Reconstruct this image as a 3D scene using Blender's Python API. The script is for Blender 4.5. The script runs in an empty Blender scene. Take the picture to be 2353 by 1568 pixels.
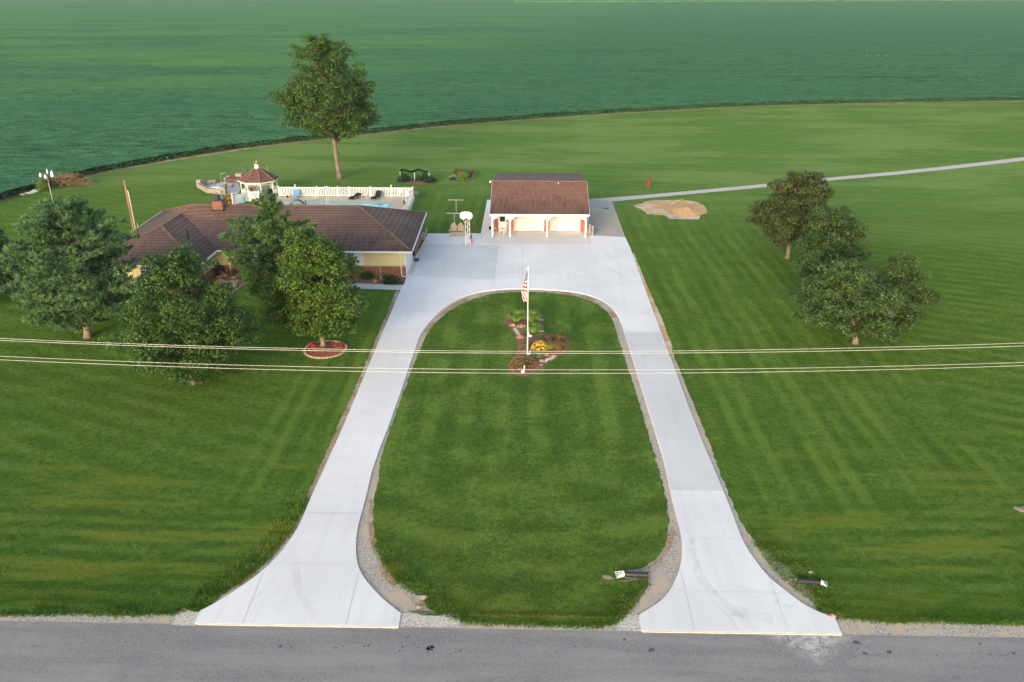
import bpy, bmesh, math, random
import numpy as np
from mathutils import Vector, Matrix, noise
from mathutils.geometry import tessellate_polygon
R = math.radians
C = bpy.context.scene
COL = C.collection

# ------------------------------------------------------------------ camera, world, sun, exposure
CAMH = 28.0; PITCH = 23.57; YAW = 1.3; FPX = 1895.7
cam = bpy.data.cameras.new("camera"); cam.sensor_width = 36.0; cam.lens = 29.0
cam.clip_start = 0.5; cam.clip_end = 20000
co = bpy.data.objects.new("camera", cam); COL.objects.link(co)
co.location = (0, 0, CAMH); co.rotation_euler = (R(90 - PITCH), 0, R(YAW)); C.camera = co
C.view_settings.view_transform = 'Standard'; C.view_settings.look = 'None'
C.view_settings.exposure = 1.42; C.view_settings.gamma = 1.0
SUN_EL, SUN_AZ = 13.0, 200.0          # azimuth clockwise from +Y: behind the camera, a little to the left
w = bpy.data.worlds.new("World"); C.world = w; w.use_nodes = True
nt = w.node_tree; sky = nt.nodes.new('ShaderNodeTexSky'); sky.sky_type = 'NISHITA'
sky.sun_disc = False; sky.sun_elevation = R(SUN_EL); sky.sun_rotation = R(SUN_AZ)
sky.altitude = 200; sky.air_density = 1.0; sky.dust_density = 3.0; sky.ozone_density = 0.5
nt.links.new(sky.outputs[0], nt.nodes['Background'].inputs[0]); nt.nodes['Background'].inputs[1].default_value = 0.15
sl = bpy.data.lights.new("sun", 'SUN'); sl.energy = 0.85; sl.angle = R(18); sl.color = (1, .89, .76)
so = bpy.data.objects.new("sun", sl); COL.objects.link(so)
sd = Vector((math.sin(R(SUN_AZ))*math.cos(R(SUN_EL)), math.cos(R(SUN_AZ))*math.cos(R(SUN_EL)), math.sin(R(SUN_EL))))
so.rotation_euler = sd.to_track_quat('Z', 'Y').to_euler(); so.location = (-30, -60, 60)

# ------------------------------------------------------------------ survey helpers (photo survey -> ground coordinates)
_t, _p = R(PITCH), R(YAW)
_f = Vector((-math.sin(_p)*math.cos(_t), math.cos(_p)*math.cos(_t), -math.sin(_t)))
_r = Vector((math.cos(_p), math.sin(_p), 0)); _u = _r.cross(_f)
def ray(p): return _f + _r*((p[0]-1176.5)/FPX) - _u*((p[1]-784)/FPX)
def at(p, z=0.0):
    d = ray(p); t = (z-CAMH)/d.z; return Vector((d.x*t, d.y*t, z))
def atY(p, Y):
    d = ray(p); t = Y/d.y; return Vector((d.x*t, Y, CAMH+d.z*t))
def hz(base, ytop):                       # height of a plumb line over base whose top is seen at row ytop
    lo, hi = 0, 40
    for _ in range(40):
        m = (lo+hi)/2; v = Vector((base.x, base.y, m-CAMH)); y = 784-FPX*v.dot(_u)/v.dot(_f)
        if y > ytop: lo = m
        else: hi = m
    return lo
def mpp(p): return (at(p)-Vector((0,0,CAMH))).dot(_f)/FPX      # metres per survey unit
def S(ox, oy, s): return lambda x, y: ((ox+x/s)/1.7407, (oy+y/s)/1.7407)
Z1=S(700,600,2.139); Z2=S(1500,600,2.139); Z3=S(0,600,1.742); Z4=S(800,700,1.96); Z5=S(2400,550,1.742)
Z6=S(1900,1050,3.136); Z7=S(1300,900,5.2275); Z8=S(1900,650,4.48); GZ=S(760,630,5.8825)
PL=S(1100,700,7.843); PR=S(1380,700,7.843); YD=S(1580,660,4.6105); LP=S(80,640,7.127); CT=S(1630,760,4.9)
DM=S(2300,760,3.9217); RA=S(0,2000,1.6807); RB=S(1300,2000,1.6807); RC=S(2400,2000,2.139); RD=S(3000,1900,1.8896)

# ------------------------------------------------------------------ materials
def newmat(name):
    m = bpy.data.materials.new(name); m.use_nodes = True
    n = m.node_tree; b = n.nodes['Principled BSDF']; return m, n, b
def _pos(n, scale=(1,1,1), uv=False, rot=0):
    if uv: g = n.nodes.new('ShaderNodeTexCoord').outputs['UV']
    else: g = n.nodes.new('ShaderNodeNewGeometry').outputs['Position']
    mp = n.nodes.new('ShaderNodeMapping'); mp.inputs['Scale'].default_value = scale; mp.inputs['Rotation'].default_value = (0,0,rot)
    n.links.new(g, mp.inputs[0]); return mp.outputs[0]
def _noise(n, vec, scale, detail=4, rough=.6, dist=0):
    t = n.nodes.new('ShaderNodeTexNoise'); t.inputs['Scale'].default_value = scale; t.inputs['Detail'].default_value = detail
    t.inputs['Roughness'].default_value = rough; t.inputs['Distortion'].default_value = dist
    n.links.new(vec, t.inputs['Vector']); return t.outputs['Fac']
def _ramp(n, fac, a, b, lo=0.0, hi=1.0):
    r = n.nodes.new('ShaderNodeMapRange'); r.inputs['From Min'].default_value = a; r.inputs['From Max'].default_value = b
    r.inputs['To Min'].default_value = lo; r.inputs['To Max'].default_value = hi; r.interpolation_type = 'SMOOTHSTEP'
    n.links.new(fac, r.inputs['Value']); return r.outputs[0]
def _mix(n, fac, a, b, mode='MIX'):
    m = n.nodes.new('ShaderNodeMix'); m.data_type = 'RGBA'; m.blend_type = mode
    for s, v in ((m.inputs[0], fac), (m.inputs[6], a), (m.inputs[7], b)):
        if isinstance(v, (int, float)): s.default_value = v
        elif isinstance(v, tuple): s.default_value = (*v, 1) if len(v) == 3 else v
        else: n.links.new(v, s)
    return m.outputs[2]
def _math(n, op, a, b=0.0, c=None):
    m = n.nodes.new('ShaderNodeMath'); m.operation = op
    for s, v in zip(m.inputs, (a, b, c)):
        if v is None: continue
        if isinstance(v, (int, float)): s.default_value = v
        else: n.links.new(v, s)
    return m.outputs[0]
def _bump(n, b, h, strength=.3, dist=.02):
    bp = n.nodes.new('ShaderNodeBump'); bp.inputs['Strength'].default_value = strength; bp.inputs['Distance'].default_value = dist
    n.links.new(h, bp.inputs['Height']); n.links.new(bp.outputs[0], b.inputs['Normal'])
def _xyz(n, v):
    s = n.nodes.new('ShaderNodeSeparateXYZ'); n.links.new(v, s.inputs[0]); return s.outputs
def M(name, c, rough=.6, metal=0.0, var=.12, scale=3.0, bump=.1):
    """painted / plain surface with slight mottling"""
    m, n, b = newmat(name); v = _pos(n)
    f = _noise(n, v, scale, 5)
    d = tuple(x*(1-var) for x in c); l = tuple(min(1, x*(1+var)) for x in c)
    n.links.new(_mix(n, _ramp(n, f, .3, .7), d, l), b.inputs['Base Color'])
    b.inputs['Roughness'].default_value = rough; b.inputs['Metallic'].default_value = metal
    if bump: _bump(n, b, _noise(n, v, scale*8, 3), bump, .01)
    return m
def speck(name, stops, scale=8.0, big=.35, rough=.95, bump=.5, bd=.03, bigc=None, aniso=(1,1,1)):
    """granular ground: stops = (dark, mid, light)"""
    m, n, b = newmat(name); v = _pos(n, aniso)
    f = _noise(n, v, scale, 6, .7)
    c = _mix(n, _ramp(n, f, .38, .5), stops[0], stops[1]); c = _mix(n, _ramp(n, f, .52, .68), c, stops[2])
    if bigc: c = _mix(n, _ramp(n, _noise(n, v, big, 4), .45, .62), c, bigc)
    n.links.new(c, b.inputs['Base Color']); b.inputs['Roughness'].default_value = rough
    b.inputs['Specular IOR Level'].default_value = .2
    _bump(n, b, f, bump, bd); return m
def concrete(name, c, tone=.07):
    m, n, b = newmat(name); v = _pos(n)
    a = _noise(n, v, .12, 4, .55, .4); f = _noise(n, _pos(n, (1, 6, 1)), 1.2, 5, .7); g = _noise(n, v, 14, 3)
    k = _math(n, 'ADD', _math(n, 'MULTIPLY', _ramp(n, a, .3, .7), .5), _math(n, 'MULTIPLY', f, .5))
    cc = _mix(n, _ramp(n, k, .25, .75), tuple(x*(1-tone) for x in c), tuple(min(1, x*(1+tone)) for x in c))
    sp = _noise(n, v, .8, 6, .8, 1.0)                     # faint stains
    cc = _mix(n, _ramp(n, sp, .62, .74, 0, .28), cc, tuple(x*.72 for x in c))
    cc = _mix(n, _ramp(n, g, .4, .75, 0, .12), cc, tuple(x*.7 for x in c))
    yy = _xyz(n, v)[1]; wn = n.nodes.new('ShaderNodeTexWhiteNoise'); wn.noise_dimensions = '1D'; n.links.new(_math(n, 'FLOOR', _math(n, 'DIVIDE', yy, 3.7)), wn.inputs['W'])
    cc = _mix(n, _math(n, 'MULTIPLY', wn.outputs[0], .16), cc, tuple(x*.72 for x in c))
    tk_ = _noise(n, _pos(n, (1.6, .12, 1)), 1.0, 4, .6); cc = _mix(n, _ramp(n, tk_, .50, .70, 0, .20), cc, tuple(x*.70 for x in c))
    n.links.new(cc, b.inputs['Base Color']); b.inputs['Roughness'].default_value = .8
    b.inputs['Specular IOR Level'].default_value = .25
    _bump(n, b, g, .15, .01); return m
def roofmat(name, c1, c2, dark, row, wid, line=.13, streak=1.0, lichen=None):
    m, n, b = newmat(name); uv = _pos(n, (1,1,1), True); U, V_, _z = _xyz(n, uv)
    r = _math(n, 'DIVIDE', V_, row); fl_ = _math(n, 'FLOOR', r); fr = _math(n, 'FRACT', r)
    uu = _math(n, 'FLOOR', _math(n, 'ADD', _math(n, 'DIVIDE', U, wid), _math(n, 'MULTIPLY', fl_, .37)))
    cb = n.nodes.new('ShaderNodeCombineXYZ'); n.links.new(uu, cb.inputs[0]); n.links.new(fl_, cb.inputs[1])
    wn = n.nodes.new('ShaderNodeTexWhiteNoise'); n.links.new(cb.outputs[0], wn.inputs[0])
    c = _mix(n, wn.outputs[0], c1, c2)
    sh = _math(n, 'FRACT', _math(n, 'ADD', _math(n, 'DIVIDE', U, wid*.24), _math(n, 'MULTIPLY', wn.outputs[0], 3)))
    c = _mix(n, _ramp(n, sh, .0, .5, .40, 0), c, tuple(x*.45 for x in c1))
    c = _mix(n, _ramp(n, _noise(n, _pos(n, (7, 1.2, 1), True), 1.2, 4, .7), .42, .62, 0, .5), c, tuple(x*.6 for x in c1))
    st = _noise(n, _pos(n, (3.0, .40, 1), True), 1.0, 6, .75); area = _noise(n, _pos(n, (.22, .35, 1), True), 1.0, 3, .5)
    k = _math(n, 'MULTIPLY', _ramp(n, st, .44, .60), _ramp(n, area, .36, .55))
    low = _ramp(n, V_, .5, 5.5, 1.0, .25)
    c = _mix(n, _math(n, 'MULTIPLY', _math(n, 'MULTIPLY', k, low), min(1, .95*streak)), c, dark)
    c = _mix(n, _math(n, 'MULTIPLY', _ramp(n, V_, 0, 3.6, .50, 0), streak), c, dark)
    if lichen: c = _mix(n, _ramp(n, _noise(n, uv, 3.5, 3), .56, .62, 0, .85), c, lichen)
    c = _mix(n, _ramp(n, fr, 0.0, line*1.6, .8, 0), c, tuple(x*.22 for x in c1))
    n.links.new(c, b.inputs['Base Color']); b.inputs['Roughness'].default_value = .8; b.inputs['Specular IOR Level'].default_value = .2
    _bump(n, b, fr, .5, -.03); return m
def brickmat(name, c1, c2, mortar, uv=False):
    m, n, b = newmat(name)
    if uv: v = _pos(n, (1,1,1), True)
    else:
        g = n.nodes.new('ShaderNodeNewGeometry'); x = _xyz(n, g.outputs['Position'])
        cb = n.nodes.new('ShaderNodeCombineXYZ'); n.links.new(_math(n, 'ADD', x[0], x[1]), cb.inputs[0]); n.links.new(x[2], cb.inputs[1]); v = cb.outputs[0]
    br = n.nodes.new('ShaderNodeTexBrick'); br.inputs['Scale'].default_value = 1
    br.inputs['Color1'].default_value = (*c1, 1); br.inputs['Color2'].default_value = (*c2, 1); br.inputs['Mortar'].default_value = (*mortar, 1)
    br.inputs['Mortar Size'].default_value = .008; br.inputs['Brick Width'].default_value = .24; br.inputs['Row Height'].default_value = .085
    n.links.new(v, br.inputs['Vector'])
    f = _noise(n, v, 3.1, 4, .8)
    c = _mix(n, _ramp(n, f, .5, .62, 0, .75), br.outputs['Color'], tuple(x*.35 for x in c1))
    c = _mix(n, _ramp(n, _noise(n, v, 1.3, 3), .5, .7, 0, .5), c, (c1[0]*1.35, c1[1]*1.2, c1[2]))
    n.links.new(c, b.inputs['Base Color']); b.inputs['Roughness'].default_value = .9; _bump(n, b, br.outputs['Fac'], .4, -.01); return m
def leafmat(name, dark, light, trans=.3, s1=.9, s2=9.0, extra=None, rough=.55):
    m, n, b = newmat(name); v = _pos(n)
    f = _noise(n, v, s1, 3, .6); g = _noise(n, v, s2, 2, .6)
    k = _math(n, 'ADD', _math(n, 'MULTIPLY', f, .55), _math(n, 'MULTIPLY', g, .45))
    c = _mix(n, _ramp(n, k, .38, .62), dark, light)
    if extra: c = _mix(n, _ramp(n, _noise(n, v, s2*.6, 2), .58, .66, 0, .8), c, extra)
    n.links.new(c, b.inputs['Base Color']); b.inputs['Roughness'].default_value = rough; b.inputs['Specular IOR Level'].default_value = .25
    t = n.nodes.new('ShaderNodeBsdfTranslucent'); n.links.new(c, t.inputs[0])
    mx = n.nodes.new('ShaderNodeMixShader'); mx.inputs[0].default_value = trans
    n.links.new(b.outputs[0], mx.inputs[1]); n.links.new(t.outputs[0], mx.inputs[2])
    n.links.new(mx.outputs[0], n.nodes['Material Output'].inputs[0]); return m
def grassmat(name, kind):
    """mown turf. kind: 'yard' the whole ground sheet, 'island' the lawn inside the loop"""
    m, n, b = newmat(name); v = _pos(n); X, Y, _ = _xyz(n, v)
    add = lambda a, b_: _math(n, 'ADD', a, b_); mul = lambda a, b_: _math(n, 'MULTIPLY', a, b_)
    warp = _math(n, 'SUBTRACT', _noise(n, v, .09, 2, .5), .5)
    fine = _noise(n, v, 11, 7, .85); tuft = _noise(n, v, 2.6, 5, .75); mid = _noise(n, _pos(n, (.6, 1, 1)), .45, 5, .65); big = _noise(n, v, .05, 3, .5)
    c = _mix(n, _ramp(n, add(mul(fine, .5), mul(tuft, .5)), .36, .62), (.026, .072, .012), (.140, .235, .042))
    c = _mix(n, _ramp(n, mid, .36, .62, 0, .55), c, (.040, .105, .010)) if kind == 'yard' else c
    def stripes(coord, width, wob=1.2, soft=1.0):
        ph = mul(add(coord, mul(warp, wob*.55)), 2*math.pi/width)
        return _ramp(n, _math(n, 'SINE', ph), -soft, soft)
    brk = _ramp(n, _noise(n, _pos(n, (1, .25, 1)), .5, 4, .6), .35, .6)
    light, dark = (.165, .260, .050), (.028, .074, .014)
    if kind == 'yard':
        sx = stripes(add(X, mul(Y, .015)), 1.45, 2.0); sx2 = stripes(X, 4.6, 3.0)
        syy = stripes(add(Y, mul(X, .02)), 1.25, 2.5); sdg = stripes(add(Y, mul(X, .42)), 2.1, 3)
        near = _ramp(n, add(Y, mul(warp, 10)), 36, 45)
        right = _ramp(n, add(X, mul(warp, 10)), 24, 34); left = _ramp(n, X, -22, -14, 1, 0)
        f = lambda fac, a_, b_: add(mul(a_, _math(n, 'SUBTRACT', 1, fac)), mul(b_, fac))
        body = f(right, add(mul(sx, .6), mul(sx2, .4)), add(mul(sdg, .5), mul(mid, .5))); body = f(left, body, add(mul(sdg, .4), mul(tuft, .6)))
        st_ = f(near, add(mul(syy, .7), mul(mid, .3)), body)
        c = _mix(n, mul(_ramp(n, st_, .45, .9), mul(brk, .42)), c, light)
        c = _mix(n, mul(_ramp(n, st_, .5, .1), mul(brk, .40)), c, dark)
        yy = add(add(Y, mul(X, .15)), mul(big, 30))
        far = _ramp(n, yy, 100, 150, 0, .9)
        fm = add(mul(_noise(n, _pos(n, (.45, 1, 1)), .8, 6, .8), .6), mul(stripes(add(Y, mul(X, .1)), 3.2, 9), .06))
        pale = _mix(n, _ramp(n, fm, .28, .56), (.095, .195, .045), (.205, .310, .090))
        pale = _mix(n, _ramp(n, _noise(n, _pos(n, (.4, 1, 1)), .09, 4, .6), .42, .6, 0, .6), pale, (.225, .305, .100))
        c = _mix(n, far, c, pale)
        strk = _ramp(n, _noise(n, _pos(n, (.16, 1.2, 1)), .6, 5, .65), .50, .64)
        c = _mix(n, mul(strk, _ramp(n, Y, 34, 52, .75, .14)), c, (.185, .215, .030))
        tall = _ramp(n, add(Y, mul(mid, 3)), 31.5, 36.5, .45, 0); c = _mix(n, tall, c, (.030, .115, .012))
    else:
        s1 = stripes(X, 2.5, 1.5); mask = _ramp(n, Y, 40, 48)
        edge = mul(_ramp(n, _math(n, 'ABSOLUTE', add(X, .3)), 3.5, 7.5), 1.0)
        c = _mix(n, mul(mul(_ramp(n, s1, .5, .95), mul(mask, brk)), .40), c, light); c = _mix(n, mul(mul(_ramp(n, s1, .5, .05), mul(mask, brk)), .38), c, dark)
        dx = mul(add(X, .3), .8); dy = _math(n, 'SUBTRACT', Y, 47.0)
        rr = _math(n, 'SQRT', add(mul(dx, dx), mul(dy, dy))); ring = stripes(rr, 2.4, 5.0); low = mul(_ramp(n, Y, 38, 47, .42, 0), brk)
        c = _mix(n, mul(_ramp(n, ring, .45, .95), low), c, (.150, .225, .030)); c = _mix(n, mul(_ramp(n, ring, .4, .0), low), c, (.050, .085, .012))
        c = _mix(n, _ramp(n, _noise(n, v, .28, 4, .65), .40, .60, 0, .60), c, (.030, .075, .012))
        c = _mix(n, mul(_ramp(n, _noise(n, _pos(n, (.5, 1, 1)), .5, 4, .6), .5, .66), _ramp(n, Y, 34, 46, .6, .15)), c, (.165, .20, .035))
    gr = _noise(n, v, 22, 3, .8)
    c = _mix(n, _ramp(n, gr, .50, .68, 0, .75), c, (.21, .30, .065)); c = _mix(n, _ramp(n, gr, .48, .33, 0, .7), c, (.012, .042, .006))
    c = _mix(n, _ramp(n, _noise(n, v, 1.7, 5, .8), .60, .70, 0, .5), c, (.20, .20, .055))
    n.links.new(c, b.inputs['Base Color']); b.inputs['Roughness'].default_value = .95; b.inputs['Specular IOR Level'].default_value = .0
    _bump(n, b, add(mul(fine, .5), mul(tuft, .5)), 1.0, .07); return m

MT = {}
MT['lawn'] = grassmat('lawn', 'yard'); MT['island'] = grassmat('island_lawn', 'island')
MT['conc'] = concrete('new_concrete', (.72, .715, .71), .06)
MT['conc_grey'] = concrete('weathered_concrete', (.61, .62, .62), .07)
MT['conc_mid'] = concrete('greyer_concrete', (.605, .605, .60), .05)
MT['conc_porch'] = concrete('porch_concrete', (.665, .645, .61), .05)
MT['walk'] = concrete('walk_concrete', (.50, .50, .49), .08)
MT['deck'] = concrete('pool_deck_concrete', (.58, .50, .385), .06)
MT['patio'] = concrete('patio_concrete', (.50, .51, .52), .08)
MT['joint'] = M('joint', (.58, .57, .565), .9)
MT['gravel'] = speck('gravel', ((.18, .155, .13), (.40, .36, .31), (.62, .57, .50)), 9, .7, bigc=(.46, .375, .28))
MT['gravelw'] = speck('pale_gravel', ((.30, .27, .23), (.52, .48, .42), (.75, .72, .66)), 9, .5)
MT['soil'] = speck('bare_soil', ((.17, .11, .065), (.33, .235, .15), (.44, .34, .23)), 6, .5, bigc=(.40, .36, .30))
MT['clay'] = speck('clay', ((.34, .20, .09), (.50, .32, .16), (.60, .42, .25)), 4, .3, bigc=(.56, .47, .36))
MT['mulch'] = speck('mulch', ((.09, .05, .035), (.24, .13, .09), (.36, .22, .16)), 9)
MT['redmulch'] = speck('red_mulch', ((.14, .04, .03), (.32, .11, .07), (.45, .19, .13)), 9)
MT['white'] = M('white_paint', (.76, .76, .76), .5, var=.03, bump=.03)
MT['cream'] = M('cream_paint', (.68, .65, .59), .5, var=.03, bump=.03)
MT['steel'] = M('galvanised', (.55, .57, .58), .35, .7, var=.1)
MT['grey'] = M('grey_metal', (.42, .42, .40), .5, .3)
MT['black'] = M('black_plastic', (.018, .018, .02), .45)
MT['wicker'] = speck('black_wicker', ((.006,.006,.007), (.016,.016,.018), (.035,.035,.04)), 30, rough=.6, bump=.4, bd=.01)
MT['dark'] = M('dark_glass', (.015, .02, .025), .12, bump=0)
MT['glass'] = M('pane_glass', (.05, .065, .075), .08, bump=0)
MT['brown'] = M('brown_paint', (.10, .055, .04), .6)
MT['tan'] = M('tan_resin', (.33, .25, .19), .6)
MT['rust'] = M('rusty_red', (.22, .055, .035), .8, .2, var=.4, scale=6)
MT['bark'] = speck('bark', ((.10,.075,.055), (.19,.145,.11), (.27,.21,.16)), 6, rough=.95, aniso=(1,1,.25))
MT['barkw'] = speck('warm_bark', ((.11,.085,.065), (.20,.16,.125), (.26,.215,.17)), 6, rough=.95, aniso=(1,1,.25))
MT['polewood'] = speck('pole_wood', ((.14,.085,.05), (.26,.17,.10), (.34,.24,.16)), 5, aniso=(1,1,.1))
MT['roof'] = roofmat('house_roof', (.200, .124, .096), (.158, .102, .082), (.048, .037, .034), .54, 1.25, .22)
MT['groof'] = roofmat('garage_roof', (.235, .122, .092), (.185, .102, .080), (.056, .041, .037), .36, .45, .24, 1.0)
MT['broof'] = roofmat('rear_roof', (.165, .112, .095), (.12, .085, .075), (.045, .036, .034), .30, .5, .10, .5, lichen=(.22, .20, .16))
MT['zroof'] = roofmat('gazebo_roof', (.22, .115, .090), (.16, .085, .068), (.09, .052, .042), .20, .42, .14, .4)
MT['ridge'] = M('ridge_cap', (.20, .108, .075), .8, var=.25, scale=2)
MT['brick'] = brickmat('brick', (.33, .115, .05), (.22, .075, .04), (.30, .22, .17))
MT['brickg'] = brickmat('garage_brick', (.36, .125, .07), (.28, .10, .06), (.33, .25, .2))
MT['stone'] = speck('wall_stone', ((.17,.15,.13), (.30,.27,.235), (.44,.40,.35)), 3.5)
MT['rock'] = speck('red_rock', ((.17,.09,.06), (.33,.19,.13), (.48,.34,.26)), 2.5, bigc=(.42,.22,.12))
MT['boulder'] = speck('grey_rock', ((.15,.13,.11), (.28,.24,.20), (.40,.35,.30)), 3)
MT['white_rock'] = speck('white_rock', ((.4,.38,.35), (.6,.58,.54), (.75,.73,.7)), 3)
MT['water'] = M('pool_water', (.045, .42, .46), .08, var=.08, scale=1.2, bump=.08)
MT['poolblue'] = M('pool_liner', (.10, .46, .50), .5)
def sidingmat(name, c):
    m, n, b = newmat(name); v = _pos(n); x = _xyz(n, v)
    s = _math(n, 'SINE', _math(n, 'MULTIPLY', _math(n, 'ADD', x[0], x[1]), 2*math.pi/.2))
    cc = _mix(n, _ramp(n, s, .75, 1, 0, .5), c, tuple(k*.6 for k in c)); n.links.new(cc, b.inputs['Base Color'])
    b.inputs['Roughness'].default_value = .6; _bump(n, b, s, .4, .01); return m
MT['yellow'] = sidingmat('yellow_siding', (.70, .60, .31))
MT['crystal'] = M('cream_door', (.62, .60, .565), .5, var=.02, bump=.02)

# ------------------------------------------------------------------ mesh builder
rnd = random.Random(7)
class MB:
    def __init__(s): s.v = []; s.f = []; s.mi = []; s.uv = {}
    def add(s, vs, fs, mi=0):
        o = len(s.v); s.v += [tuple(v) for v in vs]; s.f += [tuple(i+o for i in f) for f in fs]; s.mi += [mi]*len(fs); return o
    def box(s, c, d, mi=0, rz=0.0, rx=0.0):
        m = Matrix.Rotation(rz, 3, 'Z') @ Matrix.Rotation(rx, 3, 'X'); c = Vector(c)
        vs = [c + m @ Vector((x*d[0]/2, y*d[1]/2, z*d[2]/2)) for x in (-1,1) for y in (-1,1) for z in (-1,1)]
        s.add(vs, [(0,1,3,2),(4,6,7,5),(0,4,5,1),(2,3,7,6),(0,2,6,4),(1,5,7,3)], mi); return s
    def bar(s, a, b, w, h, mi=0):           # box beam from a to b
        a, b = Vector(a), Vector(b); d = (b-a).normalized(); up = Vector((0,0,1)) if abs(d.z) < .95 else Vector((0,1,0))
        r = d.cross(up).normalized(); u = r.cross(d)
        vs = [p + r*x*w/2 + u*z*h/2 for p in (a, b) for x, z in ((-1,-1),(1,-1),(1,1),(-1,1))]
        s.add(vs, [(3,2,1,0),(4,5,6,7),(0,1,5,4),(1,2,6,5),(2,3,7,6),(3,0,4,7)], mi); return s
    def tube(s, pts, rad, n=8, mi=0, cap=True):
        pts = [Vector(p) for p in pts]
        if not isinstance(rad, (list, tuple)): rad = [rad]*len(pts)
        rings = []; pr = None
        for i, p in enumerate(pts):
            d = (pts[min(i+1, len(pts)-1)]-pts[max(i-1, 0)]).normalized()
            ref = Vector((0,0,1)) if abs(d.z) < .9 else Vector((1,0,0))
            r = d.cross(ref).normalized() if pr is None else (pr - d*pr.dot(d)).normalized(); pr = r; u = d.cross(r)
            rings.append([p + (r*math.cos(2*math.pi*k/n) + u*math.sin(2*math.pi*k/n))*rad[i] for k in range(n)])
        vs = [v for q in rings for v in q]; fs = []
        for i in range(len(pts)-1):
            for k in range(n): fs.append((i*n+k, i*n+(k+1)%n, (i+1)*n+(k+1)%n, (i+1)*n+k))
        if cap: fs += [tuple(range(n))[::-1], tuple(range((len(pts)-1)*n, len(pts)*n))]
        s.add(vs, fs, mi); return s
    def lathe(s, prof, c=(0,0,0), n=16, mi=0, ax='Z'):
        c = Vector(c); vs = []
        for r, z in prof:
            for k in range(n):
                a = 2*math.pi*k/n; p = Vector((r*math.cos(a), r*math.sin(a), z))
                if ax == 'Y': p = Vector((p.x, p.z, p.y))
                if ax == 'X': p = Vector((p.z, p.x, p.y))
                vs.append(c+p)
        fs = [(i*n+k, i*n+(k+1)%n, (i+1)*n+(k+1)%n, (i+1)*n+k) for i in range(len(prof)-1) for k in range(n)]
        fs += [tuple(range(n))[::-1], tuple(range((len(prof)-1)*n, len(prof)*n))]
        s.add(vs, fs, mi); return s
    def ball(s, c, r, mi=0, n=12, sq=(1,1,1)):
        prof = [(max(.001, math.sin(math.pi*i/8)), -math.cos(math.pi*i/8)) for i in range(9)]
        vs = [(c[0]+p*r*sq[0]*math.cos(2*math.pi*k/n), c[1]+p*r*sq[1]*math.sin(2*math.pi*k/n), c[2]+z*r*sq[2]) for p, z in prof for k in range(n)]
        s.add(vs, [(i*n+k, i*n+(k+1)%n, (i+1)*n+(k+1)%n, (i+1)*n+k) for i in range(8) for k in range(n)], mi); return s
    def poly(s, pts, z0, z1=None, mi=0):    # flat polygon (z1 None) or slab
        p2 = [Vector((p[0], p[1], 0)) for p in pts]; n = len(p2); tris = tessellate_polygon([p2])
        zt = z0 if z1 is None else z1; tf = []
        for t in tris:
            a, b, c = (p2[i] for i in t)
            tf.append(tuple(t) if (b-a).cross(c-a).z > 0 else tuple(t[::-1]))
        s.add([(p.x, p.y, zt) for p in p2], tf, mi)
        if z1 is not None:
            s.add([(p.x, p.y, z) for z in (z0, z1) for p in p2], [(i, (i+1)%n, n+(i+1)%n, n+i) for i in range(n)], mi)
        return s
    def plane(s, pts, down, mi=0, th=0.0):  # roof plane with slope UVs; down = horizontal downhill direction
        pts = [Vector(p) for p in pts]; down = Vector(down).normalized(); hor = Vector((-down.y, down.x, 0))
        zmin = min(p.z for p in pts); lo = max(p.dot(down) for p in pts)
        nrm = (pts[1]-pts[0]).cross(pts[2]-pts[0]).normalized()
        if nrm.z < 0: nrm = -nrm; pts = pts[::-1]
        k = 1/max(.2, abs(nrm.z)); o = len(s.f)
        s.add(pts, [tuple(range(len(pts)))], mi)
        s.uv[o] = [(p.dot(hor), (lo-p.dot(down))*k) for p in pts]
        if th:
            q = [p - Vector((0,0,th)) for p in pts]; n = len(pts)
            s.add(pts+q, [(i, n+i, n+(i+1)%n, (i+1)%n) for i in range(n)] + [tuple(range(n, 2*n))[::-1]], mi)
        return s
    def build(s, name, mats, parent=None, smooth=False, origin=None):
        me = bpy.data.meshes.new(name)
        off = Vector((0,0,0)); q = parent
        while q is not None: off += Vector(q.location); q = q.parent
        org = Vector(origin) if origin else Vector((0,0,0))
        me.from_pydata([(x-off.x-org.x, y-off.y-org.y, z-off.z-org.z) for x, y, z in s.v], [], s.f)
        if not isinstance(mats, (list, tuple)): mats = [mats]
        for m in mats: me.materials.append(MT[m] if isinstance(m, str) else m)
        me.polygons.foreach_set('material_index', s.mi)
        if s.uv:
            ul = me.uv_layers.new(name='UVMap')
            for fi, uvs in s.uv.items():
                pl = me.polygons[fi]
                for li, u in zip(pl.loop_indices, uvs): ul.data[li].uv = u
        if smooth: me.polygons.foreach_set('use_smooth', [True]*len(me.polygons))
        me.update(); o = bpy.data.objects.new(name, me); COL.objects.link(o)
        if parent: o.parent = parent
        o.location = org
        return o
def raw(name, V, F, mat, parent=None, mi=None):            # fast numpy mesh of equal-size faces
    me = bpy.data.meshes.new(name); V = np.asarray(V, dtype=np.float32); F = np.asarray(F, dtype=np.int32); k = F.shape[1]
    me.vertices.add(len(V)); me.vertices.foreach_set('co', V.ravel()); me.loops.add(F.size); me.polygons.add(len(F))
    me.loops.foreach_set('vertex_index', F.ravel()); me.polygons.foreach_set('loop_start', np.arange(0, F.size, k, dtype=np.int32))
    for m in (mat if isinstance(mat, (list, tuple)) else [mat]): me.materials.append(MT[m] if isinstance(m, str) else m)
    if mi is not None: me.polygons.foreach_set('material_index', np.asarray(mi, dtype=np.int32))
    me.update(calc_edges=True); o = bpy.data.objects.new(name, me); COL.objects.link(o)
    if parent: o.parent = parent
    return o
def tag(o, label, cat, group=None):
    o['label'] = label; o['category'] = cat
    if group: o['group'] = group
    return o
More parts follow.
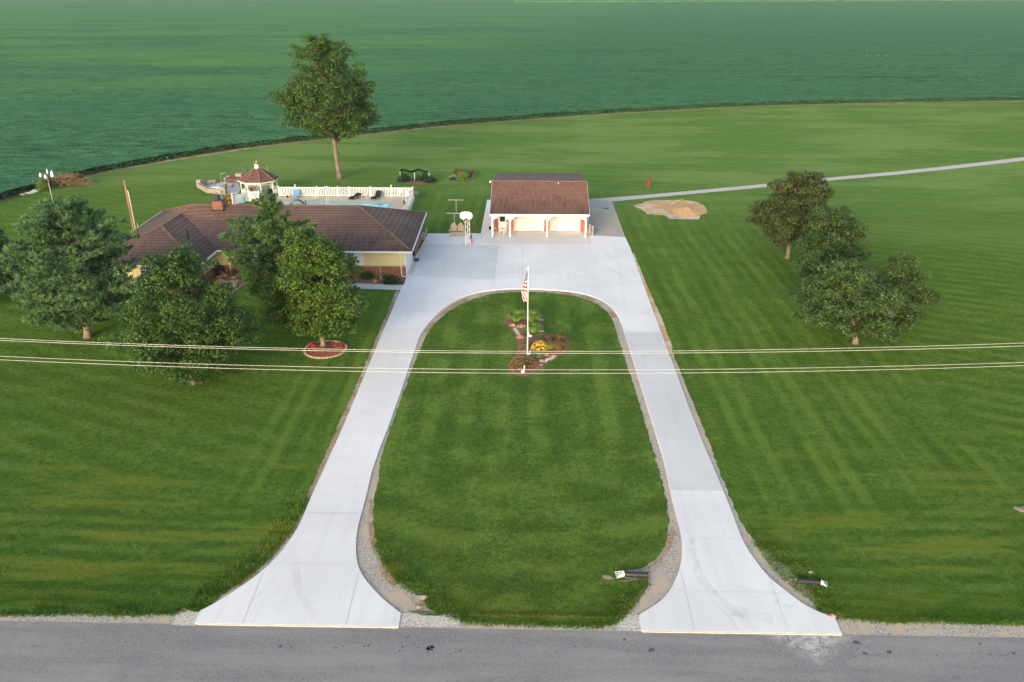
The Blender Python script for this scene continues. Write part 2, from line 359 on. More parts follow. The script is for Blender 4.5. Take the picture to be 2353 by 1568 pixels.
def thing(name, label, cat, loc=(0,0,0), group=None, rz=0.0):
    o = bpy.data.objects.new(name, None); COL.objects.link(o); o.location = Vector(loc); o.rotation_euler = (0,0,rz)
    o.empty_display_size = .3
    return tag(o, label, cat, group)
def struct(o, kind='structure'): o['kind'] = kind; return o
def dup(root, loc, rz, label, group=None, scale=None):
    def cp(o, par):
        c = o.copy(); COL.objects.link(c); c.parent = par
        for ch in [x for x in bpy.data.objects if x.parent == o]: cp(ch, c)
        return c
    r = cp(root, None); r.location = Vector(loc); r.rotation_euler = (0,0,rz)
    if scale: r.scale = scale
    r['label'] = label
    if group: r['group'] = group
    return r
def place(root, loc, rz=0.0): root.location = Vector(loc); root.rotation_euler = (0,0,rz); return root
# ------------------------------------------------------------------ ground, field, road, drives
def G(pts, f=None): return [at(f(*p) if f else p) for p in pts]
def smooth(pts, it=2):                     # Chaikin on an open line
    for _ in range(it):
        q = [pts[0]]
        for a, b in zip(pts, pts[1:]): q += [a*.75+b*.25, a*.25+b*.75]
        pts = q + [pts[-1]]
    return pts
def dens(pts, step):
    q = []
    for a, b in zip(pts, pts[1:]):
        n = max(1, int((b-a).length/step)); q += [a.lerp(b, i/n) for i in range(n)]
    return q + [pts[-1]]
def rag(pts, amp, step=.25, f=1.3):        # ragged line
    return [p + Vector((noise.noise(p*f)+.5*noise.noise(p*f*3.1), noise.noise(p*f+Vector((9,9,9)))+.5*noise.noise(p*f*3.1+Vector((5,0,0))), 0))*amp for p in dens(pts, step)]

g = MB(); g.poly([(-6000,-400),(6000,-400),(6000,9000),(-6000,9000)], 0.0); struct(g.build('ground', 'lawn'))
# soybean field with its own height
edge_px = [(-900,760),(-400,600),(0,463),(100,434),(190,406),(330,379),(450,358),(600,336),(770,318),(900,303),(1000,292),(1176,278),(1300,268.5),(1500,256),(1700,246),(1900,240),(2100,236),(2353,232),(2800,226),(3300,221)]
edge = smooth(G(edge_px), 2); ex = np.array([p.x for p in edge]); ey = np.array([p.y for p in edge]); o_ = np.argsort(ex); ex, ey = ex[o_], ey[o_]
def edgeY(x): return float(np.interp(x, ex, ey))
CROPH = 1.15
def field():
    X0 = np.concatenate([np.arange(-230, -95, 2.5), np.arange(-95, 140, .45), np.arange(140, 300, 3)])
    t = [.15, .45, .8]; s = .38
    while t[-1] < 3500: t.append(t[-1]+s); s *= 1.022
    t = np.array(t); XX, TT = np.meshgrid(X0, t); X = XX*(1+TT*.0065); Y = np.interp(XX, ex, ey) + TT
    rs = np.random.RandomState(3)
    Z = np.full_like(X, CROPH); hgt = np.zeros_like(X)
    for i in range(X.shape[0]):
        if t[i] > 160: break
        for j in range(X.shape[1]):
            p = Vector((X[i,j]*.9, Y[i,j]*.9, 0)); hgt[i,j] = noise.noise(p)*.5+noise.noise(p*.23)*.6
    Z += hgt*.18 + rs.uniform(-.07, .07, X.shape)*(TT < 160)
    Z[0] = Z[1]-.10
    nr, nc = X.shape; idx = np.arange(nr*nc).reshape(nr, nc)
    F = np.stack([idx[:-1,:-1], idx[:-1,1:], idx[1:,1:], idx[1:,:-1]], -1).reshape(-1, 4)
    V = np.stack([X, Y, Z], -1).reshape(-1, 3)
    # leaves standing along the near edge and sprinkled over the first metres
    n = 90000; lx = rs.uniform(-100, 140, n); lt = np.where(rs.uniform(size=n) < .62, rs.uniform(.05, 3.2, n), rs.uniform(3.3, 90, n)); ly = np.interp(lx, ex, ey)+lt-.1
    lz = np.where(lt < 3.25, 1.05*rs.uniform(.02, 1, n)**.8*np.minimum(1, .8+.3*lt), CROPH+rs.uniform(-.08, .2, n))
    a = rs.normal(size=(n, 3)); a[:,2] = np.abs(a[:,2])*.6+np.where(lt < 3.25, .9, 1.6); a /= np.linalg.norm(a, axis=1)[:,None]
    b = np.cross(a, rs.normal(size=(n, 3))); b /= np.linalg.norm(b, axis=1)[:,None]; c = np.cross(a, b)
    P = np.stack([lx, ly, lz], -1); L = rs.uniform(.08, .16, n)[:,None]
    Q = np.stack([P-b*L, P-c*L*.7, P+b*L, P+c*L*.7], 1).reshape(-1, 3)
    F2 = np.arange(n*4).reshape(n, 4)+len(V)
    return np.concatenate([V, Q]), np.concatenate([F, F2])
m, n, b = newmat('soybean'); v = _pos(n); X, Y, _z = _xyz(n, v)
fine = _noise(n, v, 2.4, 6, .8); mid = _noise(n, _pos(n, (.25, 1, 1), rot=R(4)), .9, 5, .7); big = _noise(n, _pos(n, (.12, 1, 1)), .035, 3, .6, .5)
far1 = _noise(n, _pos(n, (.35, 1, 1), rot=R(2)), .35, 8, .82)
k = _math(n, 'ADD', _math(n, 'ADD', _math(n, 'MULTIPLY', fine, .45), _math(n, 'MULTIPLY', mid, .3)), _math(n, 'MULTIPLY', far1, .25))
c = _mix(n, _ramp(n, k, .41, .58), (.022, .076, .034), (.096, .235, .112))
c = _mix(n, _ramp(n, _noise(n, _pos(n, (.10, 1.3, 1), rot=R(3)), .45, 6, .75), .57, .66, 0, .6), c, (.012, .050, .024))
c = _mix(n, _ramp(n, _noise(n, _pos(n, (.07, 1, 1), rot=R(-3)), .12, 6, .7), .56, .64, 0, .45), c, (.016, .068, .036))
lft = _math(n, 'MULTIPLY', _ramp(n, _math(n, 'SUBTRACT', X, _math(n, 'MULTIPLY', Y, .2)), -40, -160), _ramp(n, _noise(n, _pos(n, (.45, 1, 1)), .016, 5, .7), .40, .56))
c = _mix(n, _math(n, 'MULTIPLY', lft, _ramp(n, Y, 160, 300, 0, .75)), c, (.105, .240, .070))
c = _mix(n, _ramp(n, big, .45, .62, 0, .35), c, (.055, .160, .085))
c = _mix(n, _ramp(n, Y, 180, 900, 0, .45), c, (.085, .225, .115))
n.links.new(c, b.inputs['Base Color']); b.inputs['Roughness'].default_value = .95; b.inputs['Specular IOR Level'].default_value = 0
_bump(n, b, k, 1.0, .25); MT['soy'] = m
V_, F_ = field(); struct(raw('soybean_field', V_, F_, 'soy'), 'stuff')['label'] = 'deep green soybean field beyond the curved lawn edge'
# bare soil along the crop edge
inn = [Vector((x, edgeY(x)+7, 0)) for x in np.arange(-110, 170, 1.0)]
out = rag([Vector((x, edgeY(x)-.55-(1.2 if -66 < x < -47 else 0)*max(0, math.sin((x+66)/19*math.pi)), 0)) for x in np.arange(-110, 170, 1.0)], .28, .5)
MB_ = MB(); MB_.poly(inn+out[::-1], .006); struct(MB_.build('soil_edge', 'soil'))
# far maize strip and verge
def mz():
    V=[];F=[];rs=random.Random(5)
    q=[at((1190,8)),at((2500,3))]
    d=(q[1]-q[0]); L=d.length; d.normalize(); pn=Vector((-d.y,d.x,0))
    mb=MB(); N=160
    for i in range(N):
        x=q[0]+d*(L*1.5*i/N); 
        for r in range(3):
            p=x+pn*(8+r*6)+d*rs.uniform(-3,3); h=2.1+rs.uniform(-.3,.3)
            mb.box((p.x,p.y,h/2),(L*1.5/N*1.15,5,h),0,math.atan2(d.y,d.x))
    return mb
struct(mz().build('maize_field','soy'),'stuff')['label']='dark maize standing along the far edge of the soybean field'
MT['verge'] = speck('verge', ((.10,.15,.03),(.22,.25,.07),(.33,.32,.13)), .3)
vg=MB(); vg.poly([at((1165,16)),at((2600,6)),at((2600,3.5)),at((1165,9))], .95); struct(vg.build('grass_verge','verge'))
bs=MB(); bs.poly([at((1145,14)),at((1168,14)),at((1166,0)),at((1152,-4))], 1.0); struct(bs.build('bare_patch','clay'))

# road
rd = MB(); RY = 30.18
rd.poly([(-600,22.6),(600,22.6),(600,RY),(-600,RY)], .012)
m, n, b = newmat('asphalt'); v = _pos(n)
gz_ = _noise(n, v, 14, 6, .85); la = _noise(n, _pos(n, (.12, 1, 1)), .8, 5, .65); lb = _noise(n, v, .35, 4, .6)
c = _mix(n, _ramp(n, gz_, .35, .7), (.14, .136, .136), (.325, .315, .31))
c = _mix(n, _ramp(n, la, .35, .68, 0, .5), c, (.33, .31, .30)); c = _mix(n, _ramp(n, lb, .5, .68, 0, .4), c, (.19, .185, .19))
vo = n.nodes.new('ShaderNodeTexVoronoi'); vo.feature = 'DISTANCE_TO_EDGE'; vo.inputs['Scale'].default_value = .28
wv = n.nodes.new('ShaderNodeVectorMath'); wv.operation = 'ADD'; nz = n.nodes.new('ShaderNodeTexNoise'); nz.inputs['Scale'].default_value = 1.2; nz.inputs['Detail'].default_value = 6
n.links.new(v, nz.inputs['Vector']); n.links.new(v, wv.inputs[0]); n.links.new(nz.outputs['Color'], wv.inputs[1]); n.links.new(wv.outputs[0], vo.inputs['Vector'])
crk = _math(n, 'MULTIPLY', _ramp(n, vo.outputs['Distance'], 0, .010, 1, 0), _ramp(n, lb, .45, .6, .03, .22))
c = _mix(n, crk, c, (.05, .05, .052))
c = _mix(n, _ramp(n, _noise(n, v, 55, 2, .5), .66, .74, 0, .5), c, (.42, .41, .40))
n.links.new(c, b.inputs['Base Color']); b.inputs['Roughness'].default_value = .9; b.inputs['Specular IOR Level'].default_value = .2; _bump(n, b, gz_, .5, .02); MT['asphalt'] = m
struct(rd.build('road', 'asphalt'))
st = MB(); MT['oil'] = M('oil_stain', (.085, .083, .085), .8, var=.3, scale=9)
def blot(mb, p, r, z, el=1.0):
    q = []
    for k in range(14):
        a = 2*math.pi*k/14; rr = r*(.65+.5*abs(noise.noise(Vector((math.cos(a)*1.3+p.x*3, math.sin(a)*1.3+p.y*3, 0)))*1.6))
        q.append(Vector((p.x+math.cos(a)*rr*el, p.y+math.sin(a)*rr, 0)))
    mb.poly(q, z)
for f, x, y, r in [(RB,705,998,20),(RB,690,1003,12),(RB,722,990,12),(RB,553,926,7),(RB,262,986,8),(RB,292,980,8),(RB,520,991,8),(RB,548,985,5),(RB,500,1018,7),(RB,626,995,6),(RB,691,1026,6),(RB,910,1017,8),(RB,880,1022,5),(RB,840,1040,5),(RB,74,994,6),(RB,122,985,5),(RB,2012,941,9),(RB,1678,987,7),(RB,1558,1022,6),(RB,1513,995,3),(RB,2195,1010,18),(RB,2185,1018,12),(RB,2077,981,4),(RB,2042,1014,5),(RB,2110,1011,4),(RB,1926,1040,3),(RB,2350,1048,4),
                   (RD,803,1268,22),(RD,822,1275,12),(RD,1052,1342,19),(RD,866,1350,14),(RD,880,1356,9),(RD,890,1309,6),(RD,797,1376,5),(RD,560,1343,5),(RD,600,1345,4),(RD,413,1311,4),(RD,1740,1278,9),(RD,1815,1361,7),(RD,1905,1364,5),(RD,1990,1350,10),(RD,1290,1403,5),(RD,1152,1406,4),(RD,1410,1367,5),(RD,1224,1418,4),(RD,975,1364,5),(RA,2260,995,7),(RA,2307,985,6),(RA,1885,985,12),(RA,1960,990,7),(RB,190,1013,3),(RB,378,990,4),(RB,600,966,4),(RB,730,1040,4),(RB,616,1034,4)]:
    p = at(f(x, y)); blot(st, p, r*mpp(f(x, y))/1.7407*1.0/{RB:1.6807,RD:1.8896,RA:1.6807}[f]*1.25, .017+.001*(r%4), 1.15)
struct(st.build('oil_stains', 'oil'))
du = MB()
m, n, b = newmat('dusty_asphalt'); v = _pos(n); gg = _noise(n, v, 2.0, 6, .8, .8); g2 = _noise(n, v, 14, 6, .85)
x_, y_, z_ = _xyz(n, v); dd = _math(n, 'ADD', _math(n, 'ABSOLUTE', _math(n, 'SUBTRACT', x_, 13.1)), _math(n, 'MULTIPLY', _math(n, 'SUBTRACT', RY, y_), 1.1))
fk = _math(n, 'MULTIPLY', _ramp(n, gg, .40, .6), _ramp(n, dd, .6, 2.8, .8, 0))
c = _mix(n, fk, _mix(n, _ramp(n, g2, .35, .7), (.14, .136, .136), (.325, .315, .31)), (.60, .59, .57)); n.links.new(c, b.inputs['Base Color']); b.inputs['Roughness'].default_value = .95; MT['dust'] = m
du.poly([(10.4,RY-.01),(15.9,RY-.01),(15.2,RY-.9),(14.2,RY-2.0),(12.6,RY-2.2),(11.2,RY-1.1)], .016); struct(du.build('dust_patch', 'dust'))

# shoulders
sh = MB()
def shoulder(mb, x0, x1, pts, z=.008):
    mb.poly([Vector((x1, RY-.12, 0)), Vector((x0, RY-.12, 0))] + rag(pts, .16, .3), z)
shoulder(sh, -60, -15.4, [Vector((-60,31.3,0)), at((0,1411)), at((180,1409)), at((300,1413)), at((400,1411)), at((425,1398)), at((452,1396)), at((462,1403))])
shoulder(sh, -6.2, 5.6, [at(RB(470,840)), at(RB(905,845)), at(RB(940,822)), at(RB(1200,835)), at(RB(1600,848)), at(RB(1900,848)), at(RB(1985,800)), at(RB(2140,800))])
shoulder(sh, 14.4, 70, [at(RC(1990,1010)), at(RC(2060,1008)), at(RD(760,1085)), at(RD(1000,1100)), at(RD(1400,1105)), at(RD(1800,1120)), at(RD(2071,1130)), Vector((40,31.9,0)), Vector((70,31.6,0))])
struct(sh.build('gravel_shoulder', 'gravel'))
pg = MB()
pg.poly(rag(G([(500,850),(895,862),(912,800),(890,765),(700,752),(505,765),(495,800)], RB), .07, .2), .0195)
pg.poly(rag(G([(1965,880),(2130,885),(2128,780),(2030,770),(1985,800),(1968,840)], RB), .07, .2), .0195)
pg.poly(rag(G([(1160,843),(1310,850),(1370,745),(1290,735),(1240,755),(1180,790)], RA), .06, .2), .0195)
struct(pg.build('pale_gravel', 'gravelw'))

# concrete
Lout = [(445.5,1440)] + [RA(*p) for p in [(1345,752),(1400,727),(1500,668),(1640,577),(1770,482),(1880,372),(1960,262),(2010,180),(2050,92),(2085,0)]] + [(790,980),(858,815),(925,658)]
Lin = [RB(495,861)] + [RB(*p) for p in [(511,770),(400,685),(300,580),(235,490),(210,400),(207,290),(220,190),(245,95),(272,0)]] + [(858,1070),(905,950),(958,792),(964,775),(975,757),(995,732),(1020,709),(1050,690),(1085,676),(1130,668),(1180,664.5),(1240,666),(1300,670),(1340,676),(1375,687),(1402,704),(1420,727),(1432,757),(1445,800),(1470,880),(1497,970),(1525,1060)]
Rin = [RC(*p) for p in [(615,0),(655,150),(690,290),(703,400),(700,490),(685,580),(655,670),(610,765),(540,855),(470,910),(335,992),(355,1133)]]
Rout = [RC(*p) for p in [(2068,1155),(2010,1020),(1860,965),(1720,890),(1580,780),(1430,660),(1300,490),(1220,360),(1160,200),(1085,0)]] + [(1600,985),(1543,830),(1480,660),(1440,547)]
def sm(lst, keep): # smooth only the middle of a run
    return [keep[0]]+smooth(lst, 1)+[keep[1]]
A_ = G(Lin); lin = [A_[0]] + smooth(A_[1:], 1); B_ = G(Rin); rin = smooth(B_[:-1], 1) + [B_[-1]]
C_ = G(Rout); rout = [C_[0]] + smooth(C_[1:], 1); D_ = G(Lout); lout = [D_[0]] + smooth(D_[1:], 1)
top = G([Z2(2140,750),Z2(1830,735),Z2(1825,560),Z2(960,430),Z2(905,720),Z2(455,720)]) + [Vector((-12.7,87,0)), Vector((-12.7,80.3,0)), at(Z7(1640,1270))]
SL = .075
outline = [Vector((lin[0].x, RY, 0))] + lin[1:] + rin[:-1] + [Vector((rin[-1].x, RY, 0)), Vector((rout[0].x, RY, 0))] + rout[1:-1] + top + lout[::-1][:-1] + [Vector((lout[0].x, RY, 0))]
dv = MB(); dv.poly(outline, -.05, SL); struct(dv.build('concrete_driveway', 'conc'))
def sheet(name, pts, mat, z): mb = MB(); mb.poly(pts, z); return struct(mb.build(name, mat))
def inset(line, a, b, d): # part of an edge line between rows, moved inwards by d in x
    return [p+Vector((d,0,0)) for p in dens(line, .5) if a <= p.y <= b]
def xin(line, y):
    for a, b in zip(line, line[1:]):
        if min(a.y, b.y) <= y <= max(a.y, b.y) and a.y != b.y: return a.x+(b.x-a.x)*(y-a.y)/(b.y-a.y)
    return None
linR = [p for p in lin if p.x > 0]
def xin0(side, y): return xin(rout, y) if side else (xin(rin, y) or xin(linR, y) or xin([linR[-1], rin[0]], y))
y1, y2 = at((1600,1130)).y, at((1450,700)).y
yb_ = at((1435,765)).y
sheet('grey_driveway_bay', [Vector((xin0(side, y)+k, y, 0)) for side, k, ys in ((0, .05, np.linspace(y1, yb_, 24)), (1, -.05, np.linspace(yb_, y1, 24))) for y in ys], 'conc_mid', SL+.004)
sheet('weathered_patio', [at(p) for p in [(930,644),(1141,645),(1143,566),(965,562)]][:0] + [Vector((-12.5,80.6,0)), at((1137,645)), at((1146,566)), Vector((-12.5, at((970,562)).y, 0))], 'conc_grey', SL+.005)
pc = [Vector((-4.9, 92.2, 0)), Vector((7.1, 92.2, 0)), Vector((7.1, 97.1, 0)), Vector((-4.9, 97.1, 0))]
sheet('garage_porch_floor', pc, 'conc_porch', SL+.008)
# joints
jn = MB()
def joint(a, b, w=.035, z=SL+.012):
    a, b = Vector(a), Vector(b); d = (b-a).normalized(); q = Vector((-d.y, d.x, 0))*w/2
    jn.poly([a-q, b-q, b+q, a+q], z)
linL = [p for p in lin if p.x < 0]; linR = [p for p in lin if p.x > 0]
for yp in (1300, 1183, 1120, 1060, 1005, 950, 900, 855, 815, 775, 738, 700):
    y = at((800, yp)).y; a, b_ = xin(lout, y), xin(linL, y)
    if a and b_: joint((a+.05, y, 0), (b_-.05, y, 0), .05 if yp == 1183 else .02)
for yp in (1362, 1240, 1130, 1070, 1010, 955, 905, 860, 820, 785, 750, 715):
    y = at((1600, yp)).y; a = xin(rin, y) or xin(linR, y); b_ = xin(rout, y)
    if a and b_: joint((a+.05, y, 0), (b_-.05, y, 0), .05 if yp == 1130 else .02)
for a, b_ in [(RA(1628,848),RA(1765,500)), (RB(140,850),RB(222,510)), (RC(805,1128),RC(690,620)), (RC(1608,1128),RC(1440,665)),
             (Z2(1262,1190),Z2(1262,735)), (Z2(1575,1190),Z2(1545,735)), (Z2(1890,1210),Z2(1822,740)), (Z2(1017,1185),Z2(1046,830)), (Z2(748,1235),Z2(808,825)), (Z2(985,825),Z2(988,725)), (Z2(515,1105),Z2(585,820)), (Z2(440,815),Z2(1045,828)), (Z2(1060,835),Z2(1830,858)), (Z2(900,720),Z2(905,820))]:
    joint(at(a), at(b_), .03)
struct(jn.build('slab_joints', 'joint'))
# tyre marks curving on to the right apron
tm = MB()
m, n, b = newmat('tyre_mark'); v = _pos(n); f1 = _noise(n, _pos(n, (1, .5, 1)), 2.2, 6, .8)
tr = n.nodes.new('ShaderNodeBsdfTransparent'); mx = n.nodes.new('ShaderNodeMixShader'); n.links.new(_ramp(n, f1, .34, .66, 0, .10), mx.inputs[0]); n.links.new(tr.outputs[0], mx.inputs[1]); n.links.new(b.outputs[0], mx.inputs[2])
b.inputs['Base Color'].default_value = (.40, .40, .42, 1); b.inputs['Roughness'].default_value = .9; n.links.new(mx.outputs[0], n.nodes['Material Output'].inputs[0]); MT['tyre'] = m
def track(pts, f, w, z):
    q = smooth(G(pts, f), 2)
    for i, (a, b_) in enumerate(zip(q, q[1:])):
        d = (b_-a).normalized(); k = Vector((-d.y, d.x, 0))*w/2
        tm.add([(p.x, p.y, z) for p in (a-k, b_-k, b_+k, a+k)], [(0,1,2,3)])
for dx, w_ in ((0, .34), (18, .25), (-40, .2)):
    track([(775+dx,350),(800+dx,520),(870+dx,680),(960+dx,800),(1060+dx*2,910),(1180+dx*2,1000),(1290+dx*3,1120)], RC, w_, SL+.013+.001*(dx%5))
track([(1130,960),(1250,985),(1330,1010),(1480,1030)], RC, .7, SL+.017); track([(1500,870),(1560,905),(1640,940)], RC, .35, SL+.013)
track([(1985,400),(1995,560),(2040,680),(2120,800)], RA, .4, SL+.013); track([(1820,560),(1700,690)], RA, .15, SL+.013)
track([(1300,860),(1700,930),(2000,1010),(2200,1140)], Z2, .3, SL+.013); track([(1060,1060),(1500,1040),(1880,1110),(2150,1170)], Z2, .25, SL+.014); track([(1900,830),(2010,900),(2100,1000)], Z2, .2, SL+.015)
struct(tm.build('tyre_marks', 'tyre'))
ye = MB(); MT['edgeline'] = M('edge_line', (.52, .48, .38), .8)
for a, b_ in (((-15.6,0,0),(-6.05,0,0)), ((5.45,0,0),(14.7,0,0))): ye.box(((a[0]+b_[0])/2, RY-.03, .03), (b_[0]-a[0], .055, .07))
struct(ye.build('expansion_strip', 'edgeline'))

# island lawn and the gravel strips beside the drives
islandpx = [RB(*p) for p in [(905,830),(905,772),(760,752),(680,740),(672,650),(590,600),(500,555),(440,500),(402,420),(350,300),(325,200),(322,0)]] + \
    [(868,1120),(872,1060),(905,960),(965,800),(985,762),(1010,732),(1045,706),(1085,688),(1130,676),(1180,671),(1240,672),(1300,677),(1340,685),(1375,700),(1398,720),(1412,745),(1427,800),(1455,880),(1478,960),(1500,1030),(1522,1110),(1532,1150),(1538,1200)] + \
    [RC(*p) for p in [(598,200),(560,380),(520,470),(440,545),(330,600),(210,610),(200,680),(330,685),(395,730),(330,800),(280,870),(240,940),(180,985),(120,1055),(0,1075)]] + [RB(*p) for p in [(1850,848),(1600,846),(1200,830),(940,820)]]
isl = G(islandpx); isl = smooth(isl, 1)
ilm = MB(); ilm.poly(rag(isl, .13, .22, 1.6), .020); struct(ilm.build('island_lawn', 'island'))
gl = [Vector((p.x-.15, p.y, 0)) for p in dens(linL, .6) if p.y < 56]
iso = [p for p in isl if p.y < 56 and p.x < -2]
gs = MB()
# ring of gravel under the island grass, running up to (and under) the slab all the way round
gs.poly([Vector((lin[0].x-.2, RY, 0))] + [p+Vector((-.15 if p.x < 0 else .15, 0, 0)) for p in lin[1:-1]] + [p+Vector((.15,0,0)) for p in rin[:-1]] + [Vector((rin[-1].x+.2, RY, 0))], .010)
struct(gs.build('gravel_bed', 'gravel'))
so_ = MB()
def strip(mb, inner, outer, z, amp=.1): mb.poly(inner + rag(outer, amp, .22, 1.7)[::-1], z)
# tan soil between gravel and grass on the left of the island, and round the top of the loop
strip(so_, G([RB(300,0),RB(290,150),RB(300,280),RB(330,370),RB(360,470),RB(420,560),RB(520,620),RB(600,700),RB(640,770)]), G([RB(330,0),RB(330,190),RB(360,320),RB(410,430),RB(450,510),RB(520,575),RB(600,620),RB(680,660),RB(720,770)]), .014, .14)
so_.poly(G([(975,762),(1000,732),(1030,707),(1060,689),(1100,676),(1150,669),(1200,666.5),(1300,671.5),(1345,679),(1378,690),(1400,705),(1420,730),(1400,735),(1380,712),(1340,690),(1300,682),(1200,676),(1150,677),(1100,688),(1050,708),(1010,738),(985,770)]), .0145)
strip(so_, G([RC(690,330),RC(640,300),RC(600,420),RC(520,540),RC(430,640),RC(400,760),RC(310,900)]), G([RC(600,230),RC(570,330),RC(540,450),RC(450,540),RC(330,660),RC(320,800),RC(230,960)]), .014, .14)
struct(so_.build('soil_patches', 'soil'))
# left side of the left drive: thin soil; right side of the right drive: clay then gravel
ls = MB(); e = G([(922,662),(860,815),(790,985),(718,1145),RA(2085,0),RA(2050,92),RA(2010,180),RA(1960,262),RA(1880,372),RA(1770,482),RA(1640,577),RA(1500,668),RA(1400,727)])
o2 = G([(913,662),(850,812),(776,980),(705,1140),RA(2068,0),RA(2030,60),RA(1990,130),RA(1935,220),RA(1855,325),RA(1745,440),RA(1610,545),RA(1450,635),RA(1400,715)])
ls.poly([p+Vector((.15,0,0)) for p in e] + rag(o2, .13, .22, 1.7)[::-1], .010); struct(ls.build('soil_strip', 'soil'))
rs_ = MB(); e = G([(1453,582),(1480,662),(1512,735),(1543,830)]); o2 = G([(1457,582),(1488,660),(1520,730),(1546,800)])
strip(rs_, [p-Vector((.2,0,0)) for p in e], o2, .010, .06); struct(rs_.build('clay_strip', 'clay'))
rg = MB(); e = G([(1536,812),(1600,985),(1657,1130)]+[RC(1160,200),RC(1220,360),RC(1300,490),RC(1430,660),RC(1580,780),RC(1720,890),RC(1860,965),RC(1990,1010)])
o2 = G([(1546,812),(1618,990),(1672,1130)]+[RC(1195,170),RC(1250,260),RC(1340,375),RC(1480,465),RC(1570,550),RC(1650,580),RC(1720,680),RC(1810,760),RC(1850,800),RC(1890,880),RC(1870,955),RC(1960,985),RC(2020,1005)])
strip(rg, [p-Vector((.2,0,0)) for p in e], o2, .010, .12); struct(rg.build('gravel_strip', 'gravel'))
def inside(px, py, poly):
    x = np.array([p.x for p in poly]); y = np.array([p.y for p in poly]); r = np.zeros(len(px), bool); j = len(x)-1
    for i in range(len(x)):
        cnd = ((y[i] > py) != (y[j] > py)) & (px < (x[j]-x[i])*(py-y[i])/(y[j]-y[i]+1e-12)+x[i]); r ^= cnd; j = i
    return r
# grass tufts hanging over the ragged edges (uncountable)
def tufts(name, lines, n, spread, hmax, mat, seed=2, w=.035):
    rs = np.random.RandomState(seed); P = []
    for ln in lines:
        q = dens(ln, .1); P += [(p.x, p.y) for p in q]
    P = np.array(P); idx = rs.randint(0, len(P), n); b0 = np.zeros((n, 3)); b0[:,:2] = P[idx]+rs.normal(size=(n, 2))*spread; b0[:,2] = .01
    kk = ~inside(b0[:,0], b0[:,1], outline); b0 = b0[kk]; n = len(b0)
    h = rs.uniform(.4, 1, n)*hmax; a = rs.uniform(0, 2*np.pi, n); ln_ = rs.uniform(-.7, .7, (n, 2))
    side = np.stack([np.cos(a)*w, np.sin(a)*w, np.zeros(n)], -1); tip = b0.copy(); tip[:,2] += h; tip[:,:2] += ln_*h[:,None]
    V = np.stack([b0-side, b0+side, tip], 1).reshape(-1, 3)
    o = raw(name, V, np.arange(n*3).reshape(n, 3), mat); return struct(o, 'stuff')
MT['blade'] = leafmat('grass_blade', (.030,.085,.012), (.10,.19,.03), .3, .8, 5)
isl_line = dens(isl, .2)
def near_line(px, py, line, d):
    q = np.array([(p.x, p.y) for p in dens(line, .35)]); r = np.full(len(px), 9.)
    for k in range(len(q)): r = np.minimum(r, np.hypot(px-q[k,0], py-q[k,1]))
    return r < d
def turf(name, n, test, mat, seed, tallf, label):
    rs = np.random.RandomState(seed); yv = 31 + 44*rs.uniform(0, 1, n)**1.9; hw = 6+yv*.66; xv = rs.uniform(-1, 1, n)*hw-.5
    k = test(xv, yv) & ~inside(xv, yv, outline); xv, yv = xv[k], yv[k]; n = len(xv); tall = tallf(xv, yv)
    h = rs.uniform(.5, 1, n)*np.where(tall, .15, .055); w_ = np.where(tall, .022, .018)*(1+(yv-31)/40); a = rs.uniform(0, 6.28, n); b0 = np.stack([xv, yv, np.full(n, .018)], -1)
    side = np.stack([np.cos(a)*w_, np.sin(a)*w_, np.zeros(n)], -1); tip = b0.copy(); tip[:,2] += h; tip[:,:2] += rs.uniform(-.7, .7, (n, 2))*h[:,None]
    o = raw(name, np.stack([b0-side, b0+side, tip], 1).reshape(-1, 3), np.arange(n*3).reshape(n, 3), mat); struct(o, 'stuff')['label'] = label; return o
flareL = G([RA(1400,715),RA(1450,635),RA(1610,545),RA(1745,440),RA(1855,325),RA(1935,220),RA(1990,130),RA(2030,60),RA(2068,0)]); flareR = G([RC(1340,375),RC(1480,465),RC(1570,550),RC(1650,580),RC(1720,680),RC(1810,760),RC(1850,800),RC(1890,880),RC(1870,955),RC(1960,985)])
isle_low = G([RB(905,800),RB(760,752),RB(672,650),RB(500,555),RB(402,420),RB(350,300)]); isle_lowr = G([RC(330,600),RC(395,730),RC(330,800),RC(240,940),RC(120,1055),RC(0,1075)]); isle_b = G([RB(940,820),RB(1200,830),RB(1850,848)])
hull = [Vector((lout[-1].x-.4, RY, 0))]
drvpoly = [Vector((lout[0].x-.35, 31.3, 0))] + [p+Vector((-.3,0,0)) for p in lout if p.y > 31.3] + [Vector((-12.5,77,0)), Vector((14,85,0))] + [p+Vector((.55,0,0)) for p in rout[::-1] if 31.3 < p.y < 85] + [Vector((rout[0].x+.5, 31.3, 0))]
turf('lawn_grass', 420000, lambda x, y: (~inside(x, y, drvpoly)) & (y > 31.2+.25*np.sin(x*1.7)), 'lawn', 5, lambda x, y: near_line(x, y, flareL, 1.1) | near_line(x, y, flareR, 1.0), 'short mown grass over the lawns either side of the drives')
turf('island_grass', 330000, lambda x, y: inside(x, y, isl), 'island', 6, lambda x, y: near_line(x, y, isle_low, 1.0) | near_line(x, y, isle_lowr, .9) | near_line(x, y, isle_b, .6), 'short mown grass inside the driveway loop')
t_ = tufts('grass_tufts', [dens(isle_low, .1), isle_lowr, isle_b, G([(0,1411),(180,1408),(300,1412),(400,1408),(425,1396),(452,1396)]), flareL, flareR, G([RD(660,1070),RD(1000,1100),RD(1400,1100),RD(2071,1120)])], 15000, .13, .10, 'lawn')
t_['label'] = 'loose grass blades along the gravel edges'
